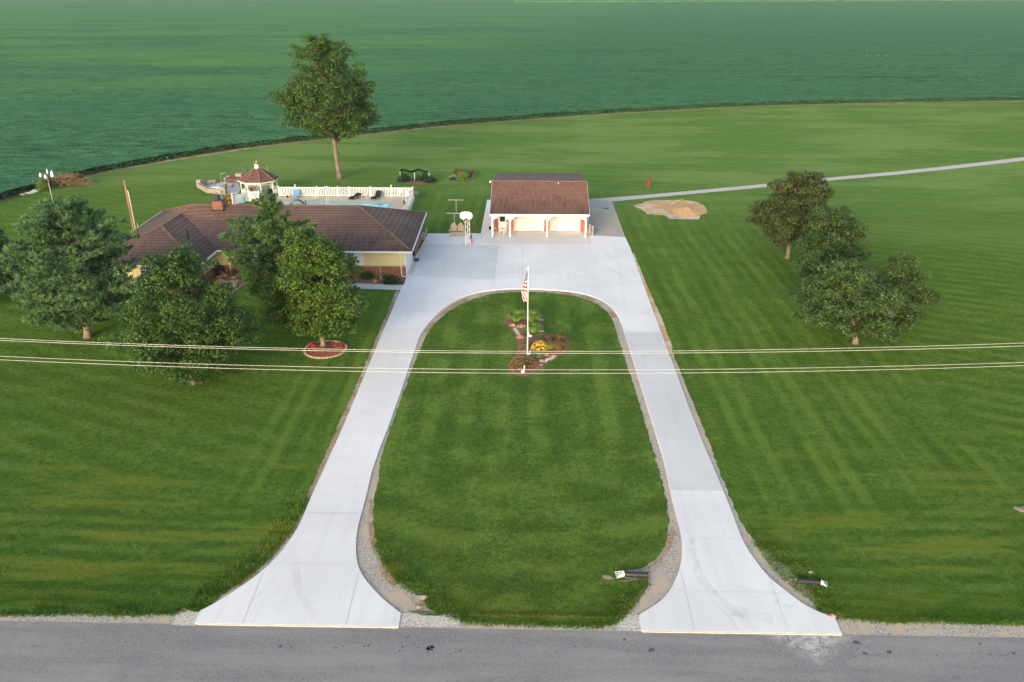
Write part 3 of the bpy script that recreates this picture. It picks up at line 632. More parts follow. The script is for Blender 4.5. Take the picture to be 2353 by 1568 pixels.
# pads, paths
sheet('asphalt_pad', G([Z2(1815,730),Z2(2140,748),Z2(2030,442),Z2(1830,425)]) , 'walk', .02)
MT['lane'] = speck('lane_gravel', ((.38,.35,.32),(.50,.46,.42),(.60,.57,.52)), 5)
MT['padtan'] = speck('worn_pad', ((.33,.31,.28),(.38,.36,.33),(.43,.41,.37)), 3, .22, bigc=(.46,.38,.28), bump=.05)
bpy.data.objects['asphalt_pad'].data.materials[0] = MT['padtan']
lane = smooth(G([Z2(1830,425),Z2(2030,407),Z2(2353,383),(1750,424),(1900,409),(2100,391),(2353,362),(2700,320)]), 1)
lane2 = smooth(G([Z2(1880,447),Z2(2030,443),Z2(2353,411),(1750,431.5),(1900,416),(2100,398.5),(2353,370),(2700,327)]), 1)
sheet('gravel_lane', rag(lane, .06, .6)+rag(lane2, .08, .6)[::-1], 'lane', .016)
sheet('front_walk', G([Z7(770,1232),Z7(1640,1262),Z7(1585,1370),Z7(800,1345)])[:0]+[at(Z7(300,1215)),at(Z7(1645,1262)),at(Z7(1590,1368)),at(Z7(300,1325))], 'walk', .03)
# dirt patch and its mound
dpx = [(900,245),(1040,225),(1095,185),(1250,158),(1400,165),(1640,155),(1750,160),(1920,195),(2010,240),(2075,330),(2060,375),(1960,400),(1945,465),(1800,465),(1680,465),(1480,455),(1420,400),(1280,395),(1200,385),(1130,385),(1060,310),(1000,290)]
dp = rag(G(dpx, DM)+[at(DM(900,245))], .18, .3, .9); sheet('dirt_patch', dp, 'clay', .014)
md = MB(); c_ = at(DM(1740,330)); N = 26; vs = []; fs = []
for i in range(N+1):
    for j in range(N+1):
        x, y = (i/N-.5)*2, (j/N-.5)*2; r = math.hypot(x, y); h = max(0, 1-r)**1.3*.55*(1+.35*noise.noise(Vector((x*3, y*3, 0)))) - .01
        vs.append((c_.x+x*2.1, c_.y+y*3.2, h))
fs = [(i*(N+1)+j, (i+1)*(N+1)+j, (i+1)*(N+1)+j+1, i*(N+1)+j+1) for i in range(N) for j in range(N)]
md.add(vs, fs); MT['sand'] = speck('orange_sand', ((.42,.24,.10),(.55,.34,.16),(.62,.43,.25)), 5); o = md.build('dirt_mound', 'sand', smooth=True, origin=(c_.x, c_.y, 0)); tag(o, 'low mound of orange dirt on the bare patch beside the lane', 'dirt mound')
# ------------------------------------------------------------------ house
GY = SL+.002   # level of the concrete
def ridgecap(mb, a, b, w=.17, mi=0):
    a, b = Vector(a), Vector(b); mb.bar(a+Vector((0,0,.03)), b+Vector((0,0,.03)), w, .07, mi)
ZE = 2.85; XR, XL, XW = -12.0, -43.3, -31.95; YF, YB, YWF = 80.1, 95.6, 75.2
ra, rb = Vector((-18.85, 88.4, 5.45)), Vector((-37.25, 88.4, 5.45))        # main ridge
wa = Vector((-38.1, 87.2, 4.75)); wb_ = Vector((-38.1, 82.1, 4.75))         # wing ridge
fr, br_, bl, inner = Vector((XR,YF,ZE)), Vector((XR-.35,YB,ZE)), Vector((XL-.6,YB,ZE)), Vector((XW,YF,ZE))
wfr, wfl = Vector((XW,YWF,ZE)), Vector((XL,YWF,ZE))
house = thing('house', 'long single storey brick house with a brown hipped roof and a wing towards the road', 'house', (-28, 86, 0))
rf = MB()
rf.plane([inner, fr, ra, rb, wa], (0,-1,0), 0); rf.plane([fr, br_, ra], (1,0,0)); rf.plane([br_, bl, rb, ra], (0,1,0))
rf.plane([bl, wfl, wb_, wa, rb], (-1,0,0)); rf.plane([wfl, wfr, wb_], (0,-1,0)); rf.plane([wfr, inner, wa, wb_], (1,0,0))
roof = rf.build('roof', 'roof', house)
rc = MB()
for a, b_ in ((ra,rb),(ra,fr),(ra,br_),(rb,bl),(rb,wa),(wa,wb_),(wb_,wfl),(wb_,wfr)): ridgecap(rc, a, b_)
rc.build('ridge_cap', 'ridge', roof)
vl = MB(); vl.bar(inner+Vector((0,0,.02)), wa+Vector((0,0,.02)), .14, .05); vl.build('valley', M('valley_metal', (.07,.045,.04), .7), roof)
sf = MB(); sf.poly([(XL-.5,YWF+.03),(XW-.03,YWF+.03),(XW-.03,YF+.03),(XR-.03,YF+.03),(XR-.35,YB-.03),(XL-.5,YB-.03)], ZE-.16, ZE-.13); sf.build('soffit', 'white', house)
gt = MB()
for a, b_ in ((fr,inner),(inner,wfr),(wfr,wfl),(fr,br_),(br_,bl),(bl,wfl)):
    gt.bar(a-Vector((0,0,.09)), b_-Vector((0,0,.09)), .13, .17)
gt.build('gutter', 'white', house)
WX = -12.75; WY = 80.62
wl = MB()   # brick base, yellow siding above
def wallrun(x0, x1, y, zb, zt, mi, mb=None): (mb or wl).box(((x0+x1)/2, y+.1, (zb+zt)/2), (abs(x1-x0), .2, zt-zb), mi)
wallrun(-32.7, -18.6, WY, 0, 1.12, 0); wallrun(-18.6, WX, WY, 0, 1.12, 0)
wl.box((WX-.1, 90.5, 1.345), (.2, 9.2, 2.69), 0); wl.box((-43, 85, 1.345), (.2, 19, 2.69), 0); wl.box((-28, 95, 1.345), (30, .2, 2.69), 0)
wallrun(-42.9, -32.6, YWF+.5, 0, 1.12, 0); wl.box((-32.6, 78.25, .56), (.2, 4.7, 1.12), 0)
wl.build('brick_wall', 'brick', house)
sd2 = MB()
wallrun(-32.7, -21.4, WY+.02, 1.12, 2.69, 0, sd2); wallrun(-17.05, WX-.03, WY+.02, 1.12, 2.69, 0, sd2); wallrun(-42.9, -32.6, YWF+.52, 1.12, 2.69, 0, sd2); sd2.box((-32.62, 78.25, 1.9), (.2, 4.7, 1.57), 0)
sd2.build('yellow_siding', 'yellow', house)
wt = MB(); wallrun(-18.0, -17.05, WY+.015, 1.12, 2.69, 0, wt); wt.build('white_panel', 'white', house)
wt = MB(); wallrun(-21.4, -18.9, WY+.015, .6, 2.69, 0, wt); wt.build('white_panel', 'white', house)
wt = MB(); wt.box((WX+.0, WY+.35, 1.345), (.06, .7, 2.69)); wt.build('white_panel', 'white', house)
sl_ = MB(); sl_.box(((-21.4+WX)/2+2.1, WY-.02, 1.14), (4.4, .14, .10)); sl_.box((-26.3, WY-.02, 1.14), (9.7,.14,.1)); sl_.box((-37.7, YWF+.48, 1.14), (10.3,.14,.1)); sl_.build('sill', M('sill_stone', (.50,.42,.30), .8), house)
def casement(x0, x1, y, z0, z1, par, ang, hinge='r'):
    o = MB(); wd = x1-x0; hx = x1 if hinge == 'r' else x0
    d = Vector((-math.cos(ang), -math.sin(ang), 0)) if hinge == 'r' else Vector((math.cos(ang), -math.sin(ang), 0))
    p0 = Vector((hx, y, 0)); p1 = p0+d*wd
    f_ = MB()
    for z in (z0, z1): f_.bar(p0+Vector((0,0,z)), p1+Vector((0,0,z)), .07, .07)
    for p in (p0, p1): f_.bar(p+Vector((0,0,z0)), p+Vector((0,0,z1)), .07, .07)
    pm = p0.lerp(p1, .5); f_.bar(pm+Vector((0,0,z0)), pm+Vector((0,0,z1)), .03, .03)
    for k in (1,2,3): zz = z0+(z1-z0)*k/4; f_.bar(p0+Vector((0,0,zz)), p1+Vector((0,0,zz)), .03, .03)
    wo = f_.build('window', 'white', par)
    gp = MB(); q = Vector((-d.y, d.x, 0))*.008
    gp.add([p0-q+Vector((0,0,z0)), p1-q+Vector((0,0,z0)), p1-q+Vector((0,0,z1)), p0-q+Vector((0,0,z1)), p0+q+Vector((0,0,z0)), p1+q+Vector((0,0,z0)), p1+q+Vector((0,0,z1)), p0+q+Vector((0,0,z1))], [(3,2,1,0),(4,5,6,7),(0,1,5,4),(2,3,7,6)])
    gp.build('pane', 'glass', wo)
casement(-18.8, -18.0, WY-.02, 1.0, 2.6, house, .55); casement(-19.75, -18.95, WY-.02, 1.0, 2.6, house, .25)
casement(-20.7, -19.9, WY-.03, 1.0, 2.6, house, .0)
rm = MB(); rm.box((-19.4, WY+.12, 1.8), (2.7, .12, 1.7)); rm.build('window_opening', 'dark', house)
for x in (-30.2, -28.0, -25.2): casement(x, x+.9, WY-.03, 1.15, 2.5, house, 0)
for x in (-41.5, -38.0, -35.0): casement(x, x+1.1, YWF+.46, 1.2, 2.5, house, 0)
ds = MB(); xd = -13.25
ds.tube([(xd-.25,YF-.03,2.75),(xd-.1,YF+.1,2.62),(xd,WY-.09,2.45),(xd+.02,WY-.09,.32),(xd+.08,WY-.25,.12),(xd+.5,WY-.45,.09)], .055, 8); ds.build('downspout', 'white', house)
for x in (-31.0, -43.2): d2 = MB(); d2.tube([(x,YF-.05,2.7),(x+.05,WY-.09,2.4),(x+.05,WY-.09,.1)], .05, 6); d2.build('downspout', 'white', house)
# side overhead door facing the court
gd = MB(); gd.box((WX+.02, 83.4, 1.15), (.05, 4.6, 2.25))
for k in range(1,4): gd.box((WX+.052, 83.4, k*.56), (.02, 4.5, .03))
gd.build('garage_door', 'white', house)
rp = MB(); rp.box((WX+.3, 83.4, .05), (.5, 4.6, .07)); rp.build('threshold', 'walk', house)
vp = MB(); q = atY(Z3(1308,590), 80.2); vp.tube([(q.x,q.y,q.z-.6),(q.x,q.y,q.z+.55)], .07, 8); vp.build('vent_pipe', 'black', house)
# chimney
ch = MB(); cc = atY(GZ(650,1250), 87.3); cx, cy = cc.x, 88.0; zt = atY(GZ(650,1030), 87.4).z
ch.box((cx, cy, (4.4+zt)/2), (1.1, 1.25, zt-4.4)); chim = ch.build('chimney', 'brick', roof)
ck = MB(); ck.box((cx, cy, zt+.05), (1.28, 1.42, .1)); ck.box((cx-.1, cy-.2, zt+.3), (.4,.4,.4)); ck.box((cx-.1,cy-.2,zt+.53),(.55,.55,.06))
k2 = ck.build('chimney_cap', 'black', roof)
ck = MB(); ck.poly([(cx-.7,cy-.9),(cx+.78,cy-.9),(cx+.78,cy+.8),(cx-.7,cy+.8)], 5.05, 5.18); ck.build('flashing', 'black', roof)
fl = MB(); fl.lathe([(.16,zt+.1),(.16,zt+.75),(.26,zt+.78),(.26,zt+.9),(.05,zt+.98)], (cx+.25, cy+.3, 0), 12); fl.build('flue', 'steel', roof)

# ------------------------------------------------------------------ garage
gar = thing('garage', 'detached brick and cream garage with a brown roof over a post porch', 'garage', (1.1, 100, 0))
GX0, GX1, GYE, GZE, GRY, GRZ = -4.78, 6.98, 95.0, 2.85, 100.85, 5.45
g_ = MB(); g_.plane([(GX0,GYE,GZE),(GX1,GYE,GZE),(GX1-.08,GRY,GRZ),(GX0+.08,GRY,GRZ)], (0,-1,0), 0, .12)
gro = g_.build('roof', 'groof', gar)
gk = MB(); ridgecap(gk, (GX0+.08,GRY,GRZ), (GX1-.08,GRY,GRZ), .2); gk.build('ridge_cap', 'ridge', gro)
g2 = MB(); g2.plane([(GX0+.25,GRY+.12,GRZ-.02),(GX1-.3,GRY+.12,GRZ-.02),(GX1-.35,108.2,4.86),(GX0+.3,108.2,4.86)], (0,1,0), 0, .15); g2.build('rear_roof', 'broof', gar)
gw = MB()
for x in (GX0+.45, GX1-.45): gw.box((x, 102.5, 1.4), (.2, 11, 2.8)); 
gw.box((1.1, 107.9, 1.4), (11, .2, 2.8))
for x in (GX0+.45, GX1-.45): gw.add([(x-.1,97.1,2.8),(x+.1,97.1,2.8),(x+.1,107.9,2.8),(x-.1,107.9,2.8),(x-.1,GRY,5.2),(x+.1,GRY,5.2),(x-.1,107.9,4.7),(x+.1,107.9,4.7)], [(0,3,6,4),(1,5,7,2),(0,4,5,1),(3,2,7,6),(4,6,7,5)])
gw.build('side_wall', 'brickg', gar)
gu = MB(); gu.bar((GX0,GYE-.05,GZE-.08),(GX1,GYE-.05,GZE-.08),.14,.17); gu.bar((GX0+.15,GYE+.18,GZE-.2),(GX1-.15,GYE+.18,GZE-.2),.16,.2); gu.build('gutter', 'white', gar)
fs_ = MB()
for x in (GX0, GX1): fs_ = MB(); fs_.bar((x,GYE,GZE-.1),(x+(.08 if x<0 else -.08),GRY,GRZ-.1),.05,.16); fs_.build('fascia', 'white', gar)
posts = [Z8(310,1338), Z8(627,1348), Z8(1293,1360), Z8(1985,1375)]
for i, p in enumerate(posts):
    q = at(p, SL); b_ = MB(); b_.box((q.x, 95.18, (SL+GZE-.25)/2), (.17,.17,GZE-.25-SL)); b_.box((q.x,95.18,SL+.06),(.21,.21,.1))
    po = b_.build('post', 'white', gar)
    k = MB()
    for s in (-1, 1):
        if i == 0 and s == -1: continue
        if i == 3 and s == 1: continue
        x0 = q.x+s*.08
        k.add([(x0,95.14,2.0),(x0,95.14,2.62),(x0+s*.6,95.14,2.62),(x0,95.22,2.0),(x0,95.22,2.62),(x0+s*.6,95.22,2.62)], [(0,1,2),(5,4,3),(0,2,5,3)])
    k.build('bracket', 'white', po)
WG = 97.3
bk = MB()
def seg(a, b_, z0, z1, mb): xa, xb = at(Z8(a,1250)).x, at(Z8(b_,1250)).x; mb.box(((xa+xb)/2, WG+.1, (z0+z1)/2), (xb-xa, .2, z1-z0))
for a, b_ in ((300,418),(566,697),(1238,1340),(1880,1985)): bk = MB(); seg(a, b_, 0, 1.62, bk); bk.build('brick_wall', 'brickg', gar)
up = MB()
for a, b_ in ((300,418),(566,697),(1238,1340),(1880,1985)): seg(a, b_, 1.62, 2.9, up)
up.box((1.1, WG+.12, 3.0), (11.0, .2, .9)); up.build('upper_wall', 'cream', gar)
for a, b_ in ((697,1238),(1340,1880)):
    xa, xb = at(Z8(a,1250)).x, at(Z8(b_,1250)).x; d_ = MB(); d_.box(((xa+xb)/2, WG+.16, 1.3), (xb-xa-.16, .06, 2.5))
    for k in range(1,5): d_.box(((xa+xb)/2, WG+.128, k*.5+.06), (xb-xa-.18, .02, .025))
    dd_ = d_.build('garage_door', 'crystal', gar)
    f2 = MB()
    for x in (xa+.04, xb-.04): f2.box((x, WG-.02, 1.3), (.08, .28, 2.5))
    f2.box(((xa+xb)/2, WG-.02, 2.52), (xb-xa, .28, .07)); f2.build('frame', 'cream', dd_)
    rub = MB(); rub.box(((xa+xb)/2, WG+.1, .09), (xb-xa-.18, .05, .05)); rub.build('seal', 'black', dd_)
    if a == 1340: hh = MB(); hh.box((at(Z8(1482,1250)).x, WG+.1, 1.15), (.04,.06,.3)); hh.build('handle', 'black', dd_)
xa, xb = at(Z8(418,1250)).x, at(Z8(566,1250)).x
d_ = MB(); d_.box(((xa+xb)/2, WG+.08, 1.2), (xb-xa, .06, 2.25)); do_ = d_.build('door', 'crystal', gar)
d_ = MB(); d_.box(((xa+xb)/2, WG+.03, 1.75), (.62, .03, .9)); d_.build('door_window', 'dark', do_)
d_ = MB(); d_.ball((xb-.15, WG+.02, 1.05), .04); d_.build('handle', 'steel', do_)
fl_ = MB(); p = atY(Z8(272,352), 100.9); fl_.tube([(GX0+.1,100.9,GRZ+.05),(p.x,100.9,p.z-.05)],.02,6); fl_.ball((p.x,100.9,p.z),.12); fl_.ball((p.x+.08,100.9,p.z+.18),.05); fl_.build('flood_lamp', 'cream', gar)
vt = MB(); vt.tube([(3.4,100.4,5.2),(3.4,100.4,5.5)],.03,6); vt.build('vent_pipe','cream',gar)
# stacked blocks at the right wall of the garage: every block its own thing
blk = MB(); blk.box((0,0,.075), (.30,.22,.15)); B0 = blk.build('stone_block', 'stone')
bvm = B0.modifiers.new('b', 'BEVEL'); bvm.width = .02
xs0 = 7.14; first = True; nb = 0
for col in range(3):
    for row in range(9 - col):
        yy = 95.9+col*.75; xx = xs0+.04*math.sin(row*2.1+col)
        for side in range(2 if row < 8-col*2 else 1):
            lx = xx+side*.31; lz = SL+row*.152 if col == 0 else .02+row*.152
            lab = f"tan stone block in the stack beside the garage, {['front','middle','rear'][col]} pile, {['bottom','second','third','fourth','fifth','sixth','seventh','eighth','top'][row]} course, {'outer' if side else 'inner'} column"
            if first: o = B0; first = False
            else: o = B0.copy(); COL.objects.link(o)
            o.location = (lx, yy, lz); o.rotation_euler = (0,0,R(90)+rnd.uniform(-.12,.12)); tag(o, lab, 'stone block', 'stone blocks stacked beside the garage'); nb += 1

# ------------------------------------------------------------------ pool, deck, fence
zD = .06
dk = MB(); fl0 = at(PL(140,692)); frt = at(PR(2150,712)); 
deckpts = [Vector((-41.0,97.0,0)), Vector((frt.x+1.1,97.0,0)), at(PR(2205,705)), at(PR(2150,690)), at(PL(120,675)), at(GZ(1640,1040)), at(GZ(1380,1050)), Vector((-41.4, 108, 0))]
px0, px1 = at(PL(-200,905)).x, at(PR(1465,905)).x; py1 = at(PL(1000,893)).y; py0 = py1-5.4
dm_ = MB()
# deck as four slabs round the pool opening
def quad(mb, x0, y0, x1, y1, z0, z1): mb.poly([(x0,y0),(x1,y0),(x1,y1),(x0,y1)], z0, z1)
quad(dm_, px0, py1, px1, frt.y+.25, -.05, zD); quad(dm_, px1, py0, frt.x+.15, frt.y+.25, -.05, zD)
quad(dm_, px0-1.4, py0, px0, frt.y+.25, -.05, zD); quad(dm_, px0-1.4, 97, frt.x+.15, py0, -.05, zD)
struct(dm_.build('pool_deck', 'deck'))
gw_ = MB(); a_, b_ = at(PR(2150,705)), at(PR(1980,1100)); gw_.poly([a_, at(PR(2205,705)), at(PR(2060,1100)), b_], .0, .05); struct(gw_.build('paver_edge', 'walk'))
wm = MB(); wm.poly([(px0,py0),(px1,py0),(px1,py1),(px0,py1)], zD-.012); 
pool = thing('swimming_pool', 'turquoise rectangular swimming pool sunk in the tan deck behind the house', 'pool', ((px0+px1)/2, (py0+py1)/2, 0))
wm.build('pool_water', 'water', pool)
cp = MB()
for x0, y0, x1, y1 in ((px0,py1-.14,px1,py1),(px1-.16,py0,px1,py1-.145),(px0,py0,px0+.14,py1-.145)): quad(cp, x0, y0, x1, y1, 0, zD+.03)
cp.build('pool_edge', 'poolblue', pool)
for t in ((PL(1825,900),PL(1890,800)), (PR(1430,890),PR(1690,820))):
    a, b_ = at(t[0]), at(t[1]); joint(a, b_)
FH = 1.32
def fence(name, a, b, label, bays, lantern=(), gate=None, H=FH, pick=.22):
    a, b = Vector(a), Vector(b); root = thing(name, label, 'fence', a, 'white picket fences round the pool'); d = (b-a); L = d.length; d.normalize()
    cuts = [L*t for t in bays]
    for i, c in enumerate(cuts):
        p = a+d*c; m_ = MB(); ww = .14; m_.box((p.x,p.y,zD+(H+.1)/2), (ww,ww,H+.1), 0, math.atan2(d.y,d.x)); po = m_.build('post', 'white', root)
        k = MB()
        if i in lantern: k.lathe([(.05,zD+H+.1),(.06,zD+H+.15),(.10,zD+H+.33),(.13,zD+H+.34),(.13,zD+H+.38),(.04,zD+H+.42)], (p.x,p.y,0), 8); k.build('lantern', 'white', po)
        else: k.lathe([(.11,zD+H+.1),(.11,zD+H+.13),(.02,zD+H+.2)], (p.x,p.y,0), 4); k.build('cap', 'white', po)
    for i, (c0, c1) in enumerate(zip(cuts, cuts[1:])):
        m_ = MB(); p, q = a+d*(c0+.07), a+d*(c1-.07); z = Vector((0,0,1))
        for zz, hh in ((H-.03,.11),(.16,.13)): m_.bar(p+z*(zD+zz), q+z*(zD+zz), .05, hh)
        n_ = max(2, int((c1-c0-.1)/pick))
        for k in range(n_):
            r_ = p.lerp(q, (k+.5)/n_); m_.box((r_.x,r_.y,zD+H*.5+.03), (.125,.025,H-.25), 0, math.atan2(d.y,d.x))
        isg = gate is not None and i == gate
        if isg:
            m_.bar(p+z*(zD+.25), q+z*(zD+H-.1), .06, .05); m_.bar(p+z*(zD+H-.1), q+z*(zD+.25), .06, .05)
        m_.build('gate' if isg else 'picket_panel', 'white', root)
    return root
A0 = at(PL(140,688)); A1 = at(PR(2140,712)); LL = (A1-A0).length
def fr_(p): return (at(p)-A0).length/LL
fence('picket_fence', A0, A1, 'long white picket fence with a cross braced gate along the back of the pool deck', [0, fr_(PL(665,688)), fr_(PL(1340,690)), fr_(PL(1990,692)), fr_(PR(150,695)), fr_(PR(820,692)), fr_(PR(1475,697)), 1], (1,6), 3)
B1 = Vector((at(PR(1990,1120)).x, 102.2, 0)); fence('picket_fence', A1+Vector((.02,-.16,0)), B1, 'white picket fence running from the far deck corner towards the house', [0, .33, .66, 1], (2,))
c0, c1 = at(GZ(1400,1045)), at(GZ(1020,1140)); fence('picket_fence', c0, c1, 'white slatted fence panel slanting down beside the chimney', [0, 1], (0,1), pick=.17)
c2 = at(GZ(1632,1040)); fence('picket_fence', c0+Vector((.12,.02,0)), c2, 'short white picket fence section in front of the gazebo', [0, 1])
# solar blanket reel / teal panel seen behind the slanting fence
tl = MB(); p = at(GZ(1180,1090)); tl.box((p.x-.3, p.y+.5, .45), (1.6, .5, .9)); tag(tl.build('pool_cover_box', 'poolblue'), 'teal box standing behind the slanting white fence panel', 'box')
tag(bpy.data.objects['pool_cover_box'], 'teal box standing behind the slanting white fence panel', 'storage box')

# ------------------------------------------------------------------ gazebo
gz = thing('gazebo', 'white eight sided gazebo with a brown shingle roof and cupola', 'gazebo', (-38.35, 114.8, 0))
gx, gy = -38.35, 114.8
def octa(r, z, ph=22.5): return [Vector((gx+r*math.cos(R(ph+45*k)), gy+r*math.sin(R(ph+45*k)), z)) for k in range(8)]
RO = 2.85; ez = 2.5; az = hz(Vector((gx,gy,0)), GZ(1540,245)[1])
ro = octa(RO, ez); ap = octa(.34, az-.05)
m_ = MB()
for k in range(8):
    a, b_ = ro[k], ro[(k+1)%8]; mid = (a+b_)/2-Vector((gx,gy,ez)); m_.plane([a, b_, ap[(k+1)%8], ap[k]], (mid.x, mid.y, 0))
gro_ = m_.build('roof', 'zroof', gz)
m_ = MB(); 
for k in range(8): ridgecap(m_, ro[k], ap[k], .13)
m_.build('ridge_cap', 'ridge', gro_)
m_ = MB()
for k in range(8): m_.bar(octa(RO-.02,ez-.1)[k], octa(RO-.02,ez-.1)[(k+1)%8], .05, .16); m_.bar(octa(RO-.4,ez-.2)[k], octa(RO-.4,ez-.2)[(k+1)%8], .06, .26)
m_.build('fascia', 'cream', gz)
cz = hz(Vector((gx,gy,0)), GZ(1515,118)[1]); m_ = MB(); m_.lathe([(.38,az-.12),(.36,az),(.31,az+.12),(.34,az+.5),(.34,az+.55)], (gx,gy,0), 8); cu = m_.build('cupola', 'white', gz)
m_ = MB(); m_.lathe([(.46,az+.53),(.30,az+.75),(.10,cz),(.02,cz+.02)], (gx,gy,0), 8); m_.build('cupola_roof', 'ridge', cu)
m_ = MB(); m_.lathe([(.04,cz-.02),(.06,cz+.08),(.02,cz+.16),(.01,cz+.3)], (gx,gy,0), 8); m_.build('finial', 'white', cu)
pp = octa(2.45, 0)
m_ = MB(); m_.poly(octa(2.65,0), 0, .22); m_.build('floor', 'patio', gz)
for k, p in enumerate(pp):
    q = MB(); q.box((p.x,p.y,.22+1.1), (.13,.13,2.3), 0, R(22.5+45*k)); pk = q.build('post', 'cream', gz)
    br2 = MB()
    for nb_ in (pp[(k+1)%8], pp[k-1]):
        d = (nb_-p).normalized()
        for i in range(5):
            t0, t1 = i/5, (i+1)/5; f0 = lambda t: p + d*(.06+.42*(1-math.cos(t*math.pi/2))) + Vector((0,0,1.85+.42*math.sin(t*math.pi/2)))
            br2.bar(f0(t0), f0(t1), .05, .1)
    br2.build('bracket', 'cream', pk)
for k in range(8):
    if k == 6: continue
    a, b_ = pp[k], pp[(k+1)%8]; q = MB(); z = Vector((0,0,1))
    for zz in (.36, 1.12): q.bar(a+z*zz, b_+z*zz, .06, .08)
    for i in range(12): r_ = a.lerp(b_, (i+.5)/12); q.box((r_.x,r_.y,.74), (.045,.045,.72))
    q.build('railing', 'cream', gz)
    q = MB(); q.bar(a+z*2.12, b_+z*2.12, .04, .05)
    for i in range(14): r_ = a.lerp(b_, (i+.5)/14); q.box((r_.x,r_.y,2.2), (.03,.03,.16))
    q.build('frieze', 'cream', gz)
# ------------------------------------------------------------------ trees
def unit(a): return a/np.maximum(1e-6, np.linalg.norm(a, axis=-1, keepdims=True))
def leaves(rs, P, N, L, asp=.55):
    """rhombic leaves at P facing N"""
    n = len(P); b = unit(np.cross(N, rs.normal(size=(n, 3)))); c = np.cross(N, b); L = L[:,None] if np.ndim(L) else L
    return np.stack([P-b*L, P-c*L*asp, P+b*L, P+c*L*asp], 1).reshape(-1, 3)
def limbs(mb, base, top, H, targets, r0, seed, fork=.45):
    rs = random.Random(seed)
    for t in targets:
        t = Vector(t); h0 = max(fork*H*.6, min(t.z*rs.uniform(.45, .75), top)); s = Vector((base.x, base.y, h0)); f = h0/H
        m = s.lerp(t, .5)+Vector((rs.uniform(-.3,.3), rs.uniform(-.3,.3), (t-s).length*.10)); r = r0*(1-f)*.45+.02
        mb.tube([s, m, t], [r*.8, r*.5, r*.15], 5, 1, cap=False)
def broadleaf(name, base, H, R_, zb, label, prof, seed, leaf, mat, nclump=300, per=95, bark='bark', tr=.22, lean=(0,0), group=None, flat=.62, cs=(.55,1.05), ax=(1,1), lobe=.30, flare=1.5, roots=True):
    rs = np.random.RandomState(seed); root = thing(name, label, 'tree', (base.x, base.y, 0), group)
    hs = np.array([p[0] for p in prof]); rr = np.array([p[1] for p in prof])
    cl = []; nb = max(20, nclump//7); bo = []
    while len(bo) < nb:
        h = rs.uniform(0, 1); r = np.interp(h, hs, rr)
        if rs.uniform(0, 1) > (r+.15)/1.15: continue
        a = rs.uniform(0, 2*np.pi); d = Vector((math.cos(a)*1.1, math.sin(a)*1.1, h*2.2+seed*7.3))
        k = 1+lobe*1.7*noise.noise(d*1.1)+lobe*.35*float(np.clip(rs.normal(), -1.3, 1.3))
        rho = rs.uniform(.15, 1.0)**.40; rad = R_*r*k*rho*.90; q = np.array([math.cos(a)*rad*ax[0], math.sin(a)*rad*ax[1], h])
        if any(abs(o_[2]-h)*(H-zb) < .16*R_ and math.hypot(o_[0]-q[0], o_[1]-q[1]) < .26*R_ for o_ in bo) and rs.uniform() < .85: continue
        bo.append(q)
    for i in range(nclump):
        q = bo[i % nb]; d = unit(rs.normal(size=3)); g = R_*.25*rs.uniform(.35, 1.15); h = min(1.02, max(0, q[2]+d[2]*g*.62/(H-zb)))
        out = math.hypot(q[0], q[1])/R_
        cl.append((base.x+lean[0]*h+q[0]+d[0]*g, base.y+lean[1]*h+q[1]+d[1]*g, zb+(H-zb)*h-.25-out*.3*abs(d[0])))
    cl = np.array(cl); s = rs.uniform(*cs, nclump)*(.70+.32*np.interp((cl[:,2]-zb)/(H-zb), hs, rr))
    n = nclump*per; ci = np.repeat(np.arange(nclump), per); d = unit(rs.normal(size=(n, 3))); d[:,2] = d[:,2]*.75+.28
    d = unit(d); P = cl[ci]+d*(s[ci]*rs.uniform(.25, 1.12, n)**.6)[:,None]*np.array([1,1,flat])
    N = unit(d*.7+np.array([0,0,.6])+rs.normal(size=(n, 3))*.55)
    P = P[P[:,2] > .3*zb]; N = N[:len(P)]
    V = leaves(rs, P, N, rs.uniform(.6, 1.25, len(P))*leaf) - np.array([base.x, base.y, 0])
    raw('crown', V, np.arange(len(P)*4).reshape(-1, 4), mat, root)
    tk = MB(); top = H*.86; pts = []; rad = []
    for i in range(9):
        f = i/8; z = top*f; pts.append((base.x+lean[0]*f*.8+.12*math.sin(f*5+seed), base.y+lean[1]*f*.8+.1*math.cos(f*4+seed)-.1, z)); rad.append(tr*(1-f)**.8*(flare if i == 0 else 1)+.02)
    pts.insert(1, (pts[0][0], pts[0][1], .35)); rad.insert(1, tr*1.12)
    tk.tube(pts[:6], rad[:6], 10); tk.tube(pts[5:8], rad[5:8], 8, 1); limbs(tk, base, top, H, cl[rs.permutation(nclump)[:max(40, nclump//5)]], tr, seed)
    tk.build('trunk', [bark, 'limb'], root, smooth=True); return root
